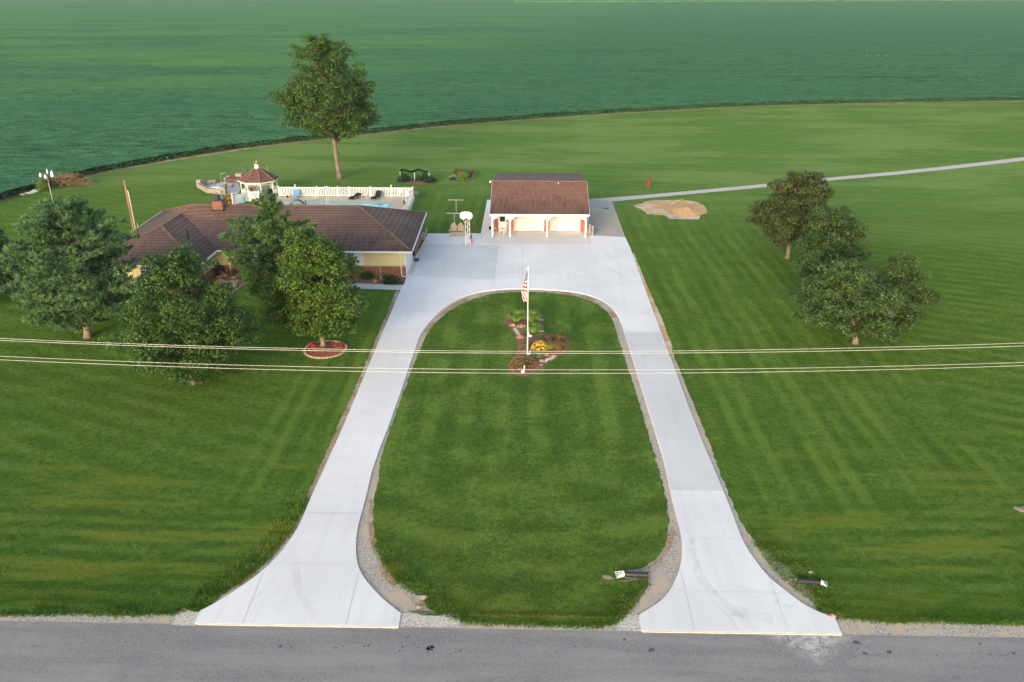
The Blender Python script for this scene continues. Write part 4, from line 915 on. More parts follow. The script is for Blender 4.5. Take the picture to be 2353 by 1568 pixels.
def pine(name, base, H, R_, zb, label, prof, seed, mat, tr=.25, step=.34, per=6, droop=.1, tuft=.30, up=.25, bark='barkw'):
    rs = np.random.RandomState(seed); root = thing(name, label, 'tree', (base.x, base.y, 0))
    hs = [p[0] for p in prof]; rr = [p[1] for p in prof]; T = []; D = []; tk = MB(); z = zb
    tk.tube([(base.x,base.y,0),(base.x,base.y,.4),(base.x+.1,base.y,H*.5),(base.x,base.y,H*.97)], [tr*1.5,tr,tr*.6,.02], 10)
    while z < H-.15:
        f = (z-zb)/(H-zb); L0 = R_*np.interp(f, hs, rr); nb = max(3, int(per*(.7+.5*L0/R_)))
        a0 = rs.uniform(0, 6.28)
        for k in range(nb):
            a = a0+6.283*k/nb+rs.uniform(-.35, .35); L = L0*rs.uniform(.50, 1.18)*(1+.40*noise.noise(Vector((math.cos(a)*1.5, math.sin(a)*1.5, z*.5+seed))))
            e0 = up*(.5+f)-.05; s = Vector((base.x, base.y, z)); dr = Vector((math.cos(a), math.sin(a), 0)); q = []
            for i in range(6):
                t = i/5; q.append(s+dr*L*t+Vector((0,0,L*(e0*t-droop*t*t+.10*t**4))))
            tk.tube(q[:5], [.05*(1-i/5)*(.5+L/R_)+.012 for i in range(5)], 4, 1, cap=False)
            side = Vector((-dr.y, dr.x, 0)); m = max(3, int(L*6.2))
            for i in range(m):
                t = rs.uniform(.25, 1.0)**.7; i0 = min(4, int(t*5)); p = q[i0].lerp(q[i0+1], t*5-i0)
                w = L*.26*(1.15-t)*2*rs.uniform(-1, 1); p = p+side*w+dr*abs(w)*.3+Vector((0,0,rs.uniform(-.05,.22)))
                T.append(p); D.append(dr*.7+side*(.8 if w > 0 else -.8)*min(1, abs(w))+Vector((0,0,.55)))
        z += step*rs.uniform(.75, 1.2)*(1 if f < .8 else .8)
    T.append(Vector((base.x, base.y, H))); D.append(Vector((0,0,1)))
    T = np.array([tuple(t) for t in T]); D = unit(np.array([tuple(t) for t in D])); nn = 22; n = len(T)*nn; ci = np.repeat(np.arange(len(T)), nn)
    d = unit(D[ci]*.75+rs.normal(size=(n, 3))*.62); L = rs.uniform(.55, 1.1, n)[:,None]*tuft; sd = unit(np.cross(d, rs.normal(size=(n, 3))))*.034
    P = T[ci]+rs.normal(size=(n, 3))*.06-np.array([base.x, base.y, 0])
    V = np.stack([P-sd, P+sd, P+d*L+sd*.3, P+d*L-sd*.3], 1).reshape(-1, 3)
    raw('crown', V, np.arange(n*4).reshape(n, 4), mat, root); tk.build('trunk', [bark, 'limb'], root, smooth=True); return root
MT['limb'] = M('limb', (.075,.055,.042), .9)
MT['leaf_big'] = leafmat('oak_leaf', (.020,.052,.010), (.092,.175,.036), .2, .6, 6)
MT['leaf_front'] = leafmat('ash_leaf', (.014,.046,.010), (.070,.145,.032), .2, .8, 7, extra=(.15,.20,.045))
MT['leaf_maple'] = leafmat('maple_leaf', (.024,.062,.009), (.110,.195,.032), .22, .9, 7, extra=(.18,.22,.035))
MT['leaf_right'] = leafmat('pear_leaf', (.018,.046,.012), (.082,.150,.042), .2, .8, 7, extra=(.12,.11,.045))
MT['leaf_back'] = leafmat('red_leaf', (.020,.036,.011), (.078,.112,.032), .2, .8, 7, extra=(.13,.080,.042))
MT['leaf_dark'] = leafmat('dark_leaf', (.010,.028,.010), (.028,.062,.022), .2, .6, 6)
MT['needle_blue'] = leafmat('blue_needle', (.030,.095,.042), (.175,.315,.130), .25, .7, 3.5, extra=(.23,.33,.10))
MT['needle_green'] = leafmat('green_needle', (.030,.088,.030), (.150,.275,.085), .25, .6, 3.5, extra=(.21,.29,.07))
oakp = [(0,.30),(.08,.70),(.2,1.0),(.33,1),(.45,.88),(.6,.74),(.78,.62),(.92,.48),(1,.2)]
pearp = [(0,.45),(.12,.82),(.3,1),(.5,.97),(.7,.8),(.85,.58),(1,.2)]
mapp = [(0,.5),(.1,.9),(.25,1),(.42,.9),(.55,.72),(.72,.60),(.88,.42),(1,.14)]
bT = at((783,410)); HT = hz(bT, 84)
broadleaf('tall_shade_tree', bT, HT, 6.9, 7.0, 'tallest tree, with a long bare trunk, standing alone between the pool and the field', oakp, 17, .17, 'leaf_big', 620, 80, 'barkw', .36, (-1.9,0), cs=(.75,1.35), lobe=.20)
sp = MB(); spr = np.random.RandomState(4)
bE = at((449,880)); broadleaf('shade_tree', bE, hz(bE, 562), 4.5, 1.5, 'dark green leafy tree in the left lawn, nearest to the power lines', [(0,.55),(.12,.9),(.28,1),(.45,.88),(.62,.72),(.8,.50),(.93,.28),(1,.1)], 23, .105, 'leaf_front', 520, 115, 'barkw', .17, flat=.7, cs=(.55,1.0), lobe=.24)
bM = at((746,795)); broadleaf('maple_tree', bM, hz(bM, 524), 3.95, 2.2, 'bright green maple standing in the round mulched flower ring', mapp, 35, .12, 'leaf_maple', 480, 110, 'barkw', .19, (-.4,0), flat=.68, cs=(.52,.95), lobe=.22)
b1 = at((1808,592)); broadleaf('shade_tree', b1, hz(b1, 396), 3.75, 2.2, 'reddish green tree farthest back in the group of four on the right lawn', pearp, 47, .13, 'leaf_back', 400, 105, 'barkw', .2, (.7,0), cs=(.58,1.0), lobe=.26)
b2 = at((1898,655)); broadleaf('shade_tree', b2, hz(b2, 474), 3.35, .7, 'middle tree of the right lawn group with its trunk hidden', pearp, 59, .125, 'leaf_right', 420, 105, 'barkw', .2, (-.5,0), cs=(.55,1.0), lobe=.28)
b3 = at((1967,788)); broadleaf('shade_tree', b3, hz(b3, 600), 4.0, 1.75, 'broad olive green tree at the front of the right lawn group, orange lit trunk', [(0,.6),(.15,.95),(.35,1),(.55,.9),(.75,.66),(.9,.42),(1,.2)], 61, .12, 'leaf_right', 470, 110, 'barkw', .2, (-2.1,0), cs=(.5,.95), lobe=.28, ax=(1.0,.9))
b4 = at((2048,756)); broadleaf('shade_tree', b4, hz(b4, 580), 2.55, .3, 'narrow peaked tree at the right end of the right lawn group', [(0,.5),(.15,.9),(.35,1),(.55,.92),(.75,.68),(.9,.4),(1,.12)], 73, .12, 'leaf_right', 330, 110, 'barkw', .18, cs=(.42,.8), lobe=.28)
b5 = at((-35,690)); broadleaf('shade_tree', b5, hz(b5, 500), 3.4, .9, 'dark tree cut off by the left edge of the photo', pearp, 85, .12, 'leaf_dark', 240, 100, 'bark', .2, cs=(.45,.9))
bC = at((203,775)); pine('pine_tree', bC, hz(bC, 465), 5.5, 1.8, 'large blue green white pine at the far left of the lawn', [(0,.62),(.1,.95),(.25,1),(.42,.92),(.6,.75),(.78,.55),(.9,.38),(1,.10)], 5, 'needle_blue', .30, per=8)
bP = at((645,712)); pine('pine_tree', bP, hz(bP, 448), 4.5, 1.5, 'thin topped green pine rising in front of the house roof beside the maple', [(0,.55),(.1,.9),(.28,1),(.45,.9),(.6,.75),(.70,.50),(.76,.22),(.84,.24),(.93,.2),(1,.05)], 9, 'needle_green', .2, per=7)

# ------------------------------------------------------------------ small planting
def bush(name, label, p, r, h, mat, n=900, leaf=.07, seed=1, flow=None, cat='shrub', sq=1.0, group=None, fn=120, fs=.05):
    rs = np.random.RandomState(seed); root = thing(name, label, cat, (p.x, p.y, 0), group); z0 = getattr(p, 'z', 0)
    d = unit(rs.normal(size=(n, 3))); d[:,2] = np.abs(d[:,2]); k = np.array([1+.3*noise.noise(Vector(tuple(x*1.7))+Vector((seed*3.1,0,0))) for x in d])
    P = d*np.array([r, r*sq, h])*(k*rs.uniform(.55, 1.05, n))[:,None]; P[:,2] += z0
    N = unit(d+rs.normal(size=(n, 3))*.6); raw('foliage', leaves(rs, P, N, rs.uniform(.6, 1.3, n)*leaf), np.arange(n*4).reshape(-1, 4), mat, root)
    st_ = MB()
    for i in range(7):
        a = i*.9; st_.tube([(p.x,p.y,z0),(p.x+math.cos(a)*r*.6,p.y+math.sin(a)*r*.6*sq,z0+h*.75)], [.02,.008], 4)
    st_.build('stem', 'bark', root)
    if flow:
        d = unit(rs.normal(size=(fn, 3))); d[:,2] = np.abs(d[:,2]); P = d*np.array([r, r*sq, h])*1.04; P[:,2] += z0
        o = raw('flowers', leaves(rs, P, unit(d+np.array([0,-.3,.5])), rs.uniform(.7, 1.2, fn)*fs, 1), np.arange(fn*4).reshape(-1, 4), flow, root)
    return root
def blades(name, label, p, r, h, mat, n=260, seed=1, group=None, cat='ornamental grass', w=.028, tips=None):
    rs = np.random.RandomState(seed); root = thing(name, label, cat, (p.x, p.y, 0), group); V = []; F = []
    for i in range(n):
        a = rs.uniform(0, 6.28); o = rs.uniform(0, .35)*r; L = rs.uniform(.6, 1)*r; hh = rs.uniform(.6, 1)*h; c, s = math.cos(a), math.sin(a); b = len(V)
        pts = [(o*c, o*s, 0), ((o+L*.35)*c, (o+L*.35)*s, hh*.8), ((o+L*.75)*c, (o+L*.75)*s, hh), ((o+L)*c, (o+L)*s, hh*.72)]
        for k, q in enumerate(pts):
            ww = w*(1, 1, .7, .2)[k]; V += [(q[0]-s*ww, q[1]+c*ww, q[2]), (q[0]+s*ww, q[1]-c*ww, q[2])]
        F += [(b+2*k, b+2*k+1, b+2*k+3, b+2*k+2) for k in range(3)]
    raw('blades', V, F, mat, root)
    return root
def rock(name, label, p, r, mat='rock', seed=1, sq=(1,.8,.6), group=None, z=0, cat='rock'):
    bm = bmesh.new(); bmesh.ops.create_icosphere(bm, subdivisions=3, radius=1)
    for v in bm.verts:
        d = v.co.copy(); k = 1+.35*noise.noise(d*1.2+Vector((seed*5.3,0,0)))+.12*noise.noise(d*3.5+Vector((0,seed,0)))
        v.co = Vector((d.x*sq[0], d.y*sq[1], max(-.35, d.z)*sq[2]))*r*k
    me = bpy.data.meshes.new(name); bm.to_mesh(me); bm.free(); me.materials.append(MT[mat]); o = bpy.data.objects.new(name, me); COL.objects.link(o)
    o.location = (p.x, p.y, z+r*sq[2]*.3); return tag(o, label, cat, group)
L_ = lambda n, d, l, e=None: leafmat(n, d, l, .25, 2.0, 12, e)
MT['lf_green'] = L_('shrub_leaf', (.02,.055,.012), (.065,.125,.03)); MT['lf_dark'] = L_('dark_shrub_leaf', (.012,.035,.012), (.035,.075,.028)); MT['lf_lime'] = L_('lime_leaf', (.07,.13,.02), (.19,.26,.05))
MT['lf_olive'] = L_('olive_leaf', (.07,.075,.02), (.20,.16,.05), (.35,.22,.05)); MT['lf_red'] = L_('red_shrub_leaf', (.04,.06,.02), (.12,.14,.05), (.33,.12,.07)); MT['lf_straw'] = L_('straw_blade', (.12,.09,.03), (.30,.20,.09)); MT['lf_blade'] = L_('green_blade', (.10,.21,.03), (.27,.42,.07))
MT['fl_red'] = M('red_petal', (.60,.03,.04), .6); MT['fl_yel'] = M('yellow_petal', (.75,.45,.04), .6); MT['fl_pink'] = M('pink_petal', (.60,.12,.28), .6); MT['fl_white'] = M('white_petal', (.7,.7,.66), .6); MT['fl_or'] = M('orange_petal', (.62,.22,.03), .6); MT['fl_mag'] = M('magenta_petal', (.50,.04,.30), .6)
# island bed round the flagpole
bed = [(345,740),(440,665),(560,620),(690,625),(800,680),(860,735),(870,790),(860,860),(920,915),(1020,900),(1130,930),(1180,1010),(1160,1090),(1080,1180),(980,1215),(870,1300),(800,1360),(700,1420),(560,1438),(450,1390),(410,1320),(440,1240),(520,1150),(540,1060),(520,980),(500,900),(430,820)]
sheet('garden_bed', rag(smooth(G(bed, Z6)+[at(Z6(345,740))], 1), .07, .15, 2), 'mulch', .026)
z6 = lambda x, y: at(Z6(x, y))
fb = 'plants in the flagpole flower bed'
blades('daylily', 'bright green daylily clump left of the stump at the back of the flagpole bed', z6(520,735), .82, .85, 'lf_blade', 520, 1, fb, 'daylily')
blades('daylily', 'bright green daylily clump right of the stump at the back of the flagpole bed', z6(715,735), .80, .85, 'lf_blade', 520, 2, fb, 'daylily')
blades('daylily', 'arching green daylily clump in the middle of the flagpole bed, right of the pole', z6(735,885), .74, .82, 'lf_blade', 480, 3, fb, 'daylily')
bush('low_shrub', 'low olive mound between the red rocks and the flagpole', z6(610,890), .36, .3, 'lf_lime', 360, .05, 3, group=fb)
bush('low_shrub', 'yellowish shrub behind the middle daylily clump', z6(780,800), .5, .5, 'lf_olive', 420, .05, 4, group=fb)
blades('low_grass', 'small round green grass tuft beside the grey rock', z6(822,940), .34, .28, 'lf_blade', 260, 5, fb, w=.012)
bush('flowering_plant', 'mass of orange yellow flowers in the flagpole bed', z6(815,1085), .72, .68, 'lf_olive', 800, .05, 6, 'fl_yel', 'flowering plant', .8, fb, 420, .042)
bush('flowering_plant', 'green and pinkish plant just left of the yellow flowers', z6(650,1060), .72, .6, 'lf_olive', 800, .05, 7, 'fl_pink', 'flowering plant', .8, fb, 40, .03)
bush('flowering_plant', 'small dark red plant above the yellow flowers', z6(890,980), .28, .35, 'lf_red', 240, .05, 8, 'fl_red', 'flowering plant', .8, fb, 30, .035)
blades('ornamental_grass', 'tall straw coloured ornamental grass at the right of the flagpole bed', z6(1045,1090), 1.0, 1.2, 'lf_straw', 520, 9, fb, w=.016)
blades('ornamental_grass', 'green bladed clump between the yellow flowers and the straw grass', z6(950,1085), .45, .6, 'lf_blade', 220, 10, fb)
bush('flowering_plant', 'tan seed headed plant at the right tip of the flagpole bed', z6(1130,1060), .36, .5, 'lf_olive', 300, .04, 11, 'fl_or', 'flowering plant', 1, fb, 40, .03)
bush('barberry_bush', 'wide red and green bush at the foot of the flagpole', z6(610,1310), 1.12, .85, 'lf_red', 1900, .055, 12, 'fl_or', 'shrub', .6, fb, 200, .035)
blades('ornamental_grass', 'short pale grass clump right of the flagpole foot', z6(800,1200), .38, .4, 'lf_blade', 180, 13, fb)
for i, (x, y, r, mt, lb) in enumerate([(472,795,.32,'rock','pale red boulder at the left edge of the flagpole bed'),(578,810,.38,'rock','dark red boulder left of the flagpole'),(575,950,.36,'rock','flat red rock left of the goose figure'),(880,1165,.33,'rock','orange red rock below the yellow flowers'),(990,1180,.22,'rock','small orange rock at the lower right of the flagpole bed'),(840,1245,.27,'boulder','grey brown rock beside the wide red bush'),(820,870,.30,'boulder','grey flat rock beside the round grass tuft'),(830,1290,.16,'rock','tan rock at the lower right edge of the flagpole bed'),(825,725,.30,'boulder','grey rock at the upper right edge of the flagpole bed')]):
    rock('garden_rock', lb, z6(x, y), r, mt, i+1, (1,.75,.5), 'rocks in the flagpole bed')
pb = MB(); rs = random.Random(3)
for _ in range(140):
    t = rs.random(); a = z6(490,830).lerp(z6(560,930), t) if _ < 70 else z6(860,1250).lerp(z6(990,1195), t)
    pb.ball((a.x+rs.gauss(0,.1), a.y+rs.gauss(0,.15), .03), rs.uniform(.02,.045), 0, 5)
struct(pb.build('white_pebbles', 'white_rock'), 'stuff')['label'] = 'white pebbles scattered along the edge of the flagpole bed'
stp = MB(); q = z6(605,700); stp.lathe([(.15,0),(.12,.3),(.13,.62),(.08,.68)], (q.x,q.y,0), 10); stp.ball((q.x-.02,q.y,.72),.09); tag(stp.build('carved_stump', 'stone'), 'weathered grey stump figure standing between two daylily clumps', 'garden figure')
def goose(p, label, s=1.0, rz=0):
    o = MB(); o.ball((0,0,.16*s), .13*s, 0, 10, (1.4,.9,1)); o.tube([(.12*s,0,.22*s),(.15*s,0,.36*s),(.14*s,0,.46*s)], [.05*s,.035*s,.035*s], 8); o.ball((.15*s,0,.48*s), .045*s); o.tube([(.18*s,0,.48*s),(.26*s,0,.46*s)], [.022*s,.008*s], 6); o.tube([(-.15*s,0,.2*s),(-.26*s,0,.24*s)], [.05*s,.015*s], 6)
    m = o.build('goose_figure', 'white', smooth=True); place(m, p, rz); return tag(m, label, 'garden figure')
goose(z6(690,945), 'white goose figure right of the flagpole above the yellow flowers', 1.0, 2.5); goose(z6(675,1165), 'white goose figure at the foot of the flagpole', .8, .3); goose(z6(603,1395), 'white goose figure on the bare soil in front of the wide red bush', 1.2, 1.0)
# flagpole and flag
fp = at(Z6(658,1168)); ft = hz(fp, Z6(660,62)[1])
fpo = thing('flagpole', 'white flagpole standing in the flower bed inside the driveway loop', 'flagpole', fp)
m_ = MB(); m_.tube([(fp.x,fp.y,0),(fp.x,fp.y,ft)], [.05,.028], 10); m_.build('pole', 'white', fpo)
m_ = MB(); m_.ball((fp.x,fp.y,ft+.06), .06); m_.build('finial', 'steel', fpo)
m_ = MB(); m_.tube([(fp.x,fp.y,ft-.1),(fp.x-.3,fp.y-.02,ft-.12)], .02, 6); m_.build('truck_arm', 'grey', fpo)
zt_, zb_ = hz(fp, Z6(655,95)[1]), hz(fp, Z6(625,482)[1]); fh = zt_-zb_
for nm, cc_ in (('flag_red',(.52,.03,.045)),('flag_white',(.75,.73,.72)),('flag_blue',(.055,.065,.15))): MT[nm] = M(nm, cc_, .8)
V = []; F = []; MI = []; nu, nv = 30, 110
for j in range(nv+1):
    t = j/nv; w_ = .06+.42*min(1, t/.72)**.8 - .10*max(0, t-.8)/.2
    for i in range(nu+1):
        s = i/nu; x = fp.x-.04-w_*s*(1+.0*t)+.02*math.sin(t*9); y = fp.y-.03+.10*math.sin(s*11+t*3)*min(1, t*2)*(.4+s*.6)
        z = zt_-fh*(t*(1-.0*s))-.10*s*(1-t)-.05*math.sin(s*3)*t
        V.append((x, y, z))
for j in range(nv):
    for i in range(nu):
        t = (j+.5)/nv; s = (i+.5)/nu; a = j*(nu+1)+i; F.append((a, a+1, a+nu+2, a+nu+1))
        if t < .34: u_ = (t*fh/.16+s*.2)%1; k_ = (s*3.0+(int(t*fh/.16)%2)*.5)%1; mi_ = 1 if abs(u_-.5) < .2 and abs(k_-.5) < .2 else 2
        elif t < .72: mi_ = int((t-.34+s*.05)/.38*6.2)%2; mi_ = 1-mi_ if True else mi_
        else: mi_ = int((s*1.1+(t-.72)*2.2)*4)%2
        MI.append(mi_)
fo = raw('flag', V, F, ['flag_red', 'flag_white', 'flag_blue'], None, MI); tag(fo, 'limp stars and stripes flag hanging down the flagpole', 'flag')
sd_m = fo.modifiers.new('t', 'SOLIDIFY'); sd_m.thickness = .006
# maple ring
rc_ = at(Z4(985,1372)); RR = 1.62
m_ = MB(); m_.lathe([(RR,0),(RR,.06),(.3,.14)], (rc_.x,rc_.y,0), 40); ring = thing('tree_ring', 'round red mulch bed edged with tan pavers under the maple', 'flower bed', rc_)
m_.build('mulch', 'redmulch', ring); m_ = MB(); MT['paver'] = speck('paver', ((.30,.21,.16),(.45,.34,.26),(.55,.44,.34)), 6)
for k in range(34):
    a = 2*math.pi*k/34; m_.box((rc_.x+math.cos(a)*(RR+.08), rc_.y+math.sin(a)*(RR+.08), .06), (.17,.28,.12), 0, a)
m_.build('paver_edging', 'paver', ring)
bush('flowering_plant', 'red flowering plant at the left of the maple ring', at(Z4(885,1350)), .38, .42, 'lf_green', 380, .05, 21, 'fl_red', 'flowering plant', 1, 'flowers in the maple ring', 90, .05)
bush('flowering_plant', 'red flowering plant at the right of the maple ring', at(Z4(1090,1350)), .42, .42, 'lf_green', 420, .05, 22, 'fl_red', 'flowering plant', 1, 'flowers in the maple ring', 70, .05)
bush('flowering_plant', 'leafy green plant in front of the maple trunk', at(Z4(1000,1375)), .28, .3, 'lf_green', 260, .05, 23, None, 'flowering plant', 1, 'flowers in the maple ring')
# beds along the house
sheet('house_bed', rag([Vector((-33,79.6,0)), Vector((-24,77.0,0)), at(Z7(780,1225)), at(Z7(1640,1255)), Vector((-12.9,80.75,0)), Vector((-33,80.75,0))], .08, .3), 'mulch', .03)
sheet('bed_gravel', rag(G([(925,1000),(1010,980),(1180,960),(1300,985),(1330,1050),(1180,1080),(1060,1160),(970,1230),(900,1220)][:0]+[(850,1000)], Z1)*0+[at(Z1(360,1250)),at(Z1(480,1240)),at(Z1(600,1150)),at(Z1(590,1100)),at(Z1(400,1060)),at(Z1(340,1150))], .12, .3), 'soil', .034)
for i in range(26):
    a = rnd.random(); b_ = rnd.random(); p = at(Z1(385+rnd.uniform(-20,150), 1125+rnd.uniform(-35,60)))
    rock('garden_rock', f"{['tan','pinkish','brown','grey','pale'][i%5]} {['flat','rounded','angular','blocky'][i%4]} boulder in the rock garden by the house wing, number {i+1} from its {'left' if i%2 else 'right'} side" if False else 'tan and reddish boulder piled in the rock garden before the house', p, rnd.uniform(.2,.42), ['rock','boulder'][i%2], 40+i, (1,.8,.7), 'boulders of the rock garden', rnd.uniform(0,.25))
bush('flowering_plant', 'orange chrysanthemum in front of the rock garden', at(Z1(390,1222)), .42, .42, 'lf_olive', 420, .05, 31, 'fl_or', 'flowering plant', 1, None, 260, .05)
bush('flowering_plant', 'magenta flowering shrub against the brick wall in the house corner', at(Z1(372,1075)), .9, 1.25, 'lf_dark', 1100, .08, 32, 'fl_mag', 'flowering plant', .8, None, 60, .07)
bush('shrub', 'yellow green shrub beside the brick wall left of the pine', at(Z1(520,1090)), .9, .9, 'lf_olive', 900, .07, 33)
bush('shrub', 'dark green shrub at the house corner right of the bird bath', at(Z7(1400,1225)), 1.05, .95, 'lf_dark', 1700, .07, 34, 'fl_white', 'shrub', .6, None, 20, .03)
bush('shrub', 'small reddish shrub beside the downspout', at(Z7(1580,1230)), .45, .5, 'lf_red', 420, .05, 35)
bush('flowering_plant', 'yellow flowering plant in the mulch below the bird bath', at(Z7(1035,1190)), .28, .28, 'lf_green', 220, .05, 36, 'fl_yel', 'flowering plant', 1, None, 40, .05)
bush('shrub', 'bright green shrub under the open casement window', at(Z7(660,1060)), .8, 1.15, 'lf_lime', 900, .08, 37)
bush('shrub', 'dark pink leaved shrub against the brick right of the casement', at(Z7(740,1060)), .38, .9, 'lf_red', 420, .06, 38, 'fl_mag', 'shrub', 1, None, 30, .04)
bush('shrub', 'leafy green shrub left of the bird bath', at(Z7(880,1110)), .75, .7, 'lf_green', 800, .08, 39)
# bird bath fountain
q = at(Z7(1170,1135)); bb = thing('bird_bath', 'stone bird bath with a small figure on top in the house bed', 'bird bath', q)
m_ = MB(); m_.lathe([(.22,0),(.2,.06),(.09,.12),(.08,.5),(.14,.58)], (q.x,q.y,0), 14); m_.build('pedestal', 'stone', bb)
m_ = MB(); m_.lathe([(.12,.55),(.45,.66),(.5,.74),(.44,.74),(.3,.67),(.05,.66)], (q.x,q.y,0), 20); m_.build('basin', 'stone', bb)
m_ = MB(); m_.lathe([(.42,.70),(.1,.72)], (q.x,q.y,0), 20); m_.build('moss', 'lf_green', bb)
m_ = MB(); m_.lathe([(.17,.70),(.2,.84),(.1,.86),(.08,1.0),(.11,1.18),(.06,1.25)], (q.x,q.y,0), 12); m_.ball((q.x,q.y,1.31),.08); m_.build('figure', 'tan', bb)
# ------------------------------------------------------------------ furniture and small objects (built at the origin, facing -Y, then placed)
def T(name, label, cat, group=None): return thing(name, label, cat, (0,0,0), group)
def lounger(prof, w, frame, fabric, label, arms=None, group='pool loungers'):
    r = T('sun_lounger', label, 'sun lounger', group); m_ = MB(); th = .05
    for (y0,z0),(y1,z1) in zip(prof, prof[1:]): m_.add([(-w/2,y0,z0),(w/2,y0,z0),(w/2,y1,z1),(-w/2,y1,z1),(-w/2,y0,z0-th),(w/2,y0,z0-th),(w/2,y1,z1-th),(-w/2,y1,z1-th)], [(0,1,2,3),(7,6,5,4),(0,4,5,1),(1,5,6,2),(2,6,7,3),(3,7,4,0)])
    m_.build('bed', fabric, r)
    f_ = MB()
    for s in (-1,1): f_.tube([(s*(w/2+.02),y,z-.03) for y,z in prof], .03, 6)
    f_.build('frame', frame, r)
    for s in (-1,1):
        for y in (prof[0][0]+.2, prof[-2][0] if len(prof) < 5 else prof[-3][0]+.2):
            g_ = MB(); zz = np.interp(y, [p[0] for p in prof], [p[1] for p in prof]); g_.tube([(s*w*.46,y,float(zz)-.03),(s*w*.5,y+.06,0)], .028, 6); g_.build('leg', frame, r)
        if arms: a_ = MB(); a_.tube([(s*(w/2+.05),arms[0],arms[2]-.25),(s*(w/2+.07),arms[0],arms[2]),(s*(w/2+.07),arms[1],arms[2]+.04)], .028, 6); a_.build('armrest', frame, r)
    return r
def vec(p, z=zD): q = at(p, 0); q.z = z; return q
MT['blue_fab'] = M('blue_mesh_fabric', (.09,.30,.62), .7); MT['ltblue'] = M('pale_blue_fabric', (.30,.45,.55), .7)
bl_ = lounger([(-.95,.36),(-.1,.34),(.18,.36),(.62,1.12)], .76, 'grey', 'blue_fab', 'blue mesh lounger with its back raised on the pool deck by the fence', (-.15,.35,.62))
m_ = MB(); m_.box((0,-.5,.395),(.72,.8,.03)); m_.build('cushion','ltblue',bl_); place(bl_, vec(PL(655,745)), R(-3))
lb1 = lounger([(-1.0,.22),(-.7,.34),(-.3,.40),(.1,.33),(.45,.40),(.95,.62)], .80, 'black', 'wicker', 'flat black wicker lounger left of the white side table'); place(lb1, vec(PR(320,760)), R(-28))
lb2 = lounger([(-1.0,.22),(-.7,.34),(-.3,.38),(.1,.34),(.55,1.05)], .82, 'black', 'wicker', 'black wicker lounger with its back raised, right of the white side table', (.05,.5,.55)); place(lb2, vec(PR(1010,760)), R(-28))
def table(name, label, w, d, h, mat, legmat=None, round_=False, cat='table', spread=1.0):
    r = T(name, label, cat); m_ = MB()
    if round_: m_.lathe([(w/2,h-.04),(w/2,h)], n=20)
    else: m_.box((0,0,h-.02),(w,d,.04))
    m_.build('table_top', mat, r)
    for sx in (-1,1):
        for sy in (-1,1): g_ = MB(); g_.tube([(sx*w*.38*(.7 if round_ else 1),sy*d*.38*(.7 if round_ else 1),h-.04),(sx*w*.45*spread*(.8 if round_ else 1),sy*d*.45*spread*(.8 if round_ else 1),0)], .022, 6); g_.build('leg', legmat or mat, r)
    return r
place(table('side_table', 'white square side table between the two black loungers', .78,.55,.45,'white'), vec(PR(610,735)), R(-5))
def patio_chair(label, mat='white', seat='white', group=None, rocker=False, name='patio_chair'):
    r = T(name, label, 'chair', group); m_ = MB(); m_.box((0,0,.42),(.5,.5,.05)); m_.build('seat', seat, r)
    m_ = MB(); m_.box((0,.31,.78),(.5,.05,.68),0,0,R(-16)); m_.build('backrest', seat, r)
    m_ = MB()
    for s in (-1,1): m_.tube([(s*.28,.2,.4),(s*.28,.40,1.08),(s*.18,.43,1.16)],.022,6)
    m_.tube([(-.18,.43,1.16),(.18,.43,1.16)],.022,6); m_.build('back_frame', mat, r)
    for s in (-1,1):
        g_ = MB(); g_.tube([(s*.30,-.26,.4),(s*.30,-.26,.64),(s*.30,.25,.68)],.024,6); g_.build('armrest', mat, r)
        for y,yb in ((-.24,-.27),(.22,.30)): g_ = MB(); g_.tube([(s*.27,y,.42),(s*.27,yb,.05 if rocker else 0)],.024,6); g_.build('leg', mat, r)
        if rocker: g_ = MB(); g_.tube([(s*.27,-.5,.12),(s*.27,-.2,.04),(s*.27,.2,.04),(s*.27,.55,.14)],.022,6); g_.build('rocker', mat, r)
    return r
pc1 = patio_chair('white strapped patio chair against the fence, left of the round glass table', 'white', 'cream', 'white patio chairs on the deck corner'); place(pc1, vec(PR(1690,725)), R(-22))
dup(pc1, vec(PR(1900,790)), R(-35), 'white strapped patio chair in the deck corner, right of the round glass table')
MT['glasstop'] = M('pale_glass', (.45,.62,.58), .15, bump=0)
place(table('glass_table', 'small round glass table between the two white patio chairs', .5,.5,.45,'glasstop','white',True), vec(PR(1795,745)))
# pool basketball hoop on a ladder frame, low slatted chair, post, float, toys
q = vec(PL(1655,935)); hp = thing('pool_hoop', 'white water basketball hoop on a tall ladder frame at the pool edge', 'pool hoop', q); hh_ = hz(q, PL(1640,455)[1])
m_ = MB()
for s in (-1,1): m_.tube([(q.x+s*.16,q.y,zD),(q.x+s*.14,q.y+.1,hh_)],.03,6)
for k in range(1,7): m_.tube([(q.x-.15,q.y+.02*k,hh_*k/7),(q.x+.15,q.y+.02*k,hh_*k/7)],.02,5)
m_.build('frame','cream',hp); m_ = MB(); m_.box((q.x,q.y+.1,hh_+.2),(.62,.05,.42)); m_.build('backboard','ltblue',hp)
m_ = MB(); m_.lathe([(.24,hh_-.02),(.26,hh_),(.24,hh_+.02)],(q.x,q.y-.2,0),16); m_.build('rim','cream',hp)
r = T('folding_chair', 'low slatted metal folding chair on the deck near the pool', 'chair'); m_ = MB()
for k in range(4): m_.box((0,-.3+.16*k,.28+.02*k),(.62,.09,.025))
m_.build('seat','grey',r); m_ = MB()
for k in range(2): m_.box((0,.34+.05*k,.42+.12*k),(.62,.03,.08))
m_.build('backrest','grey',r)
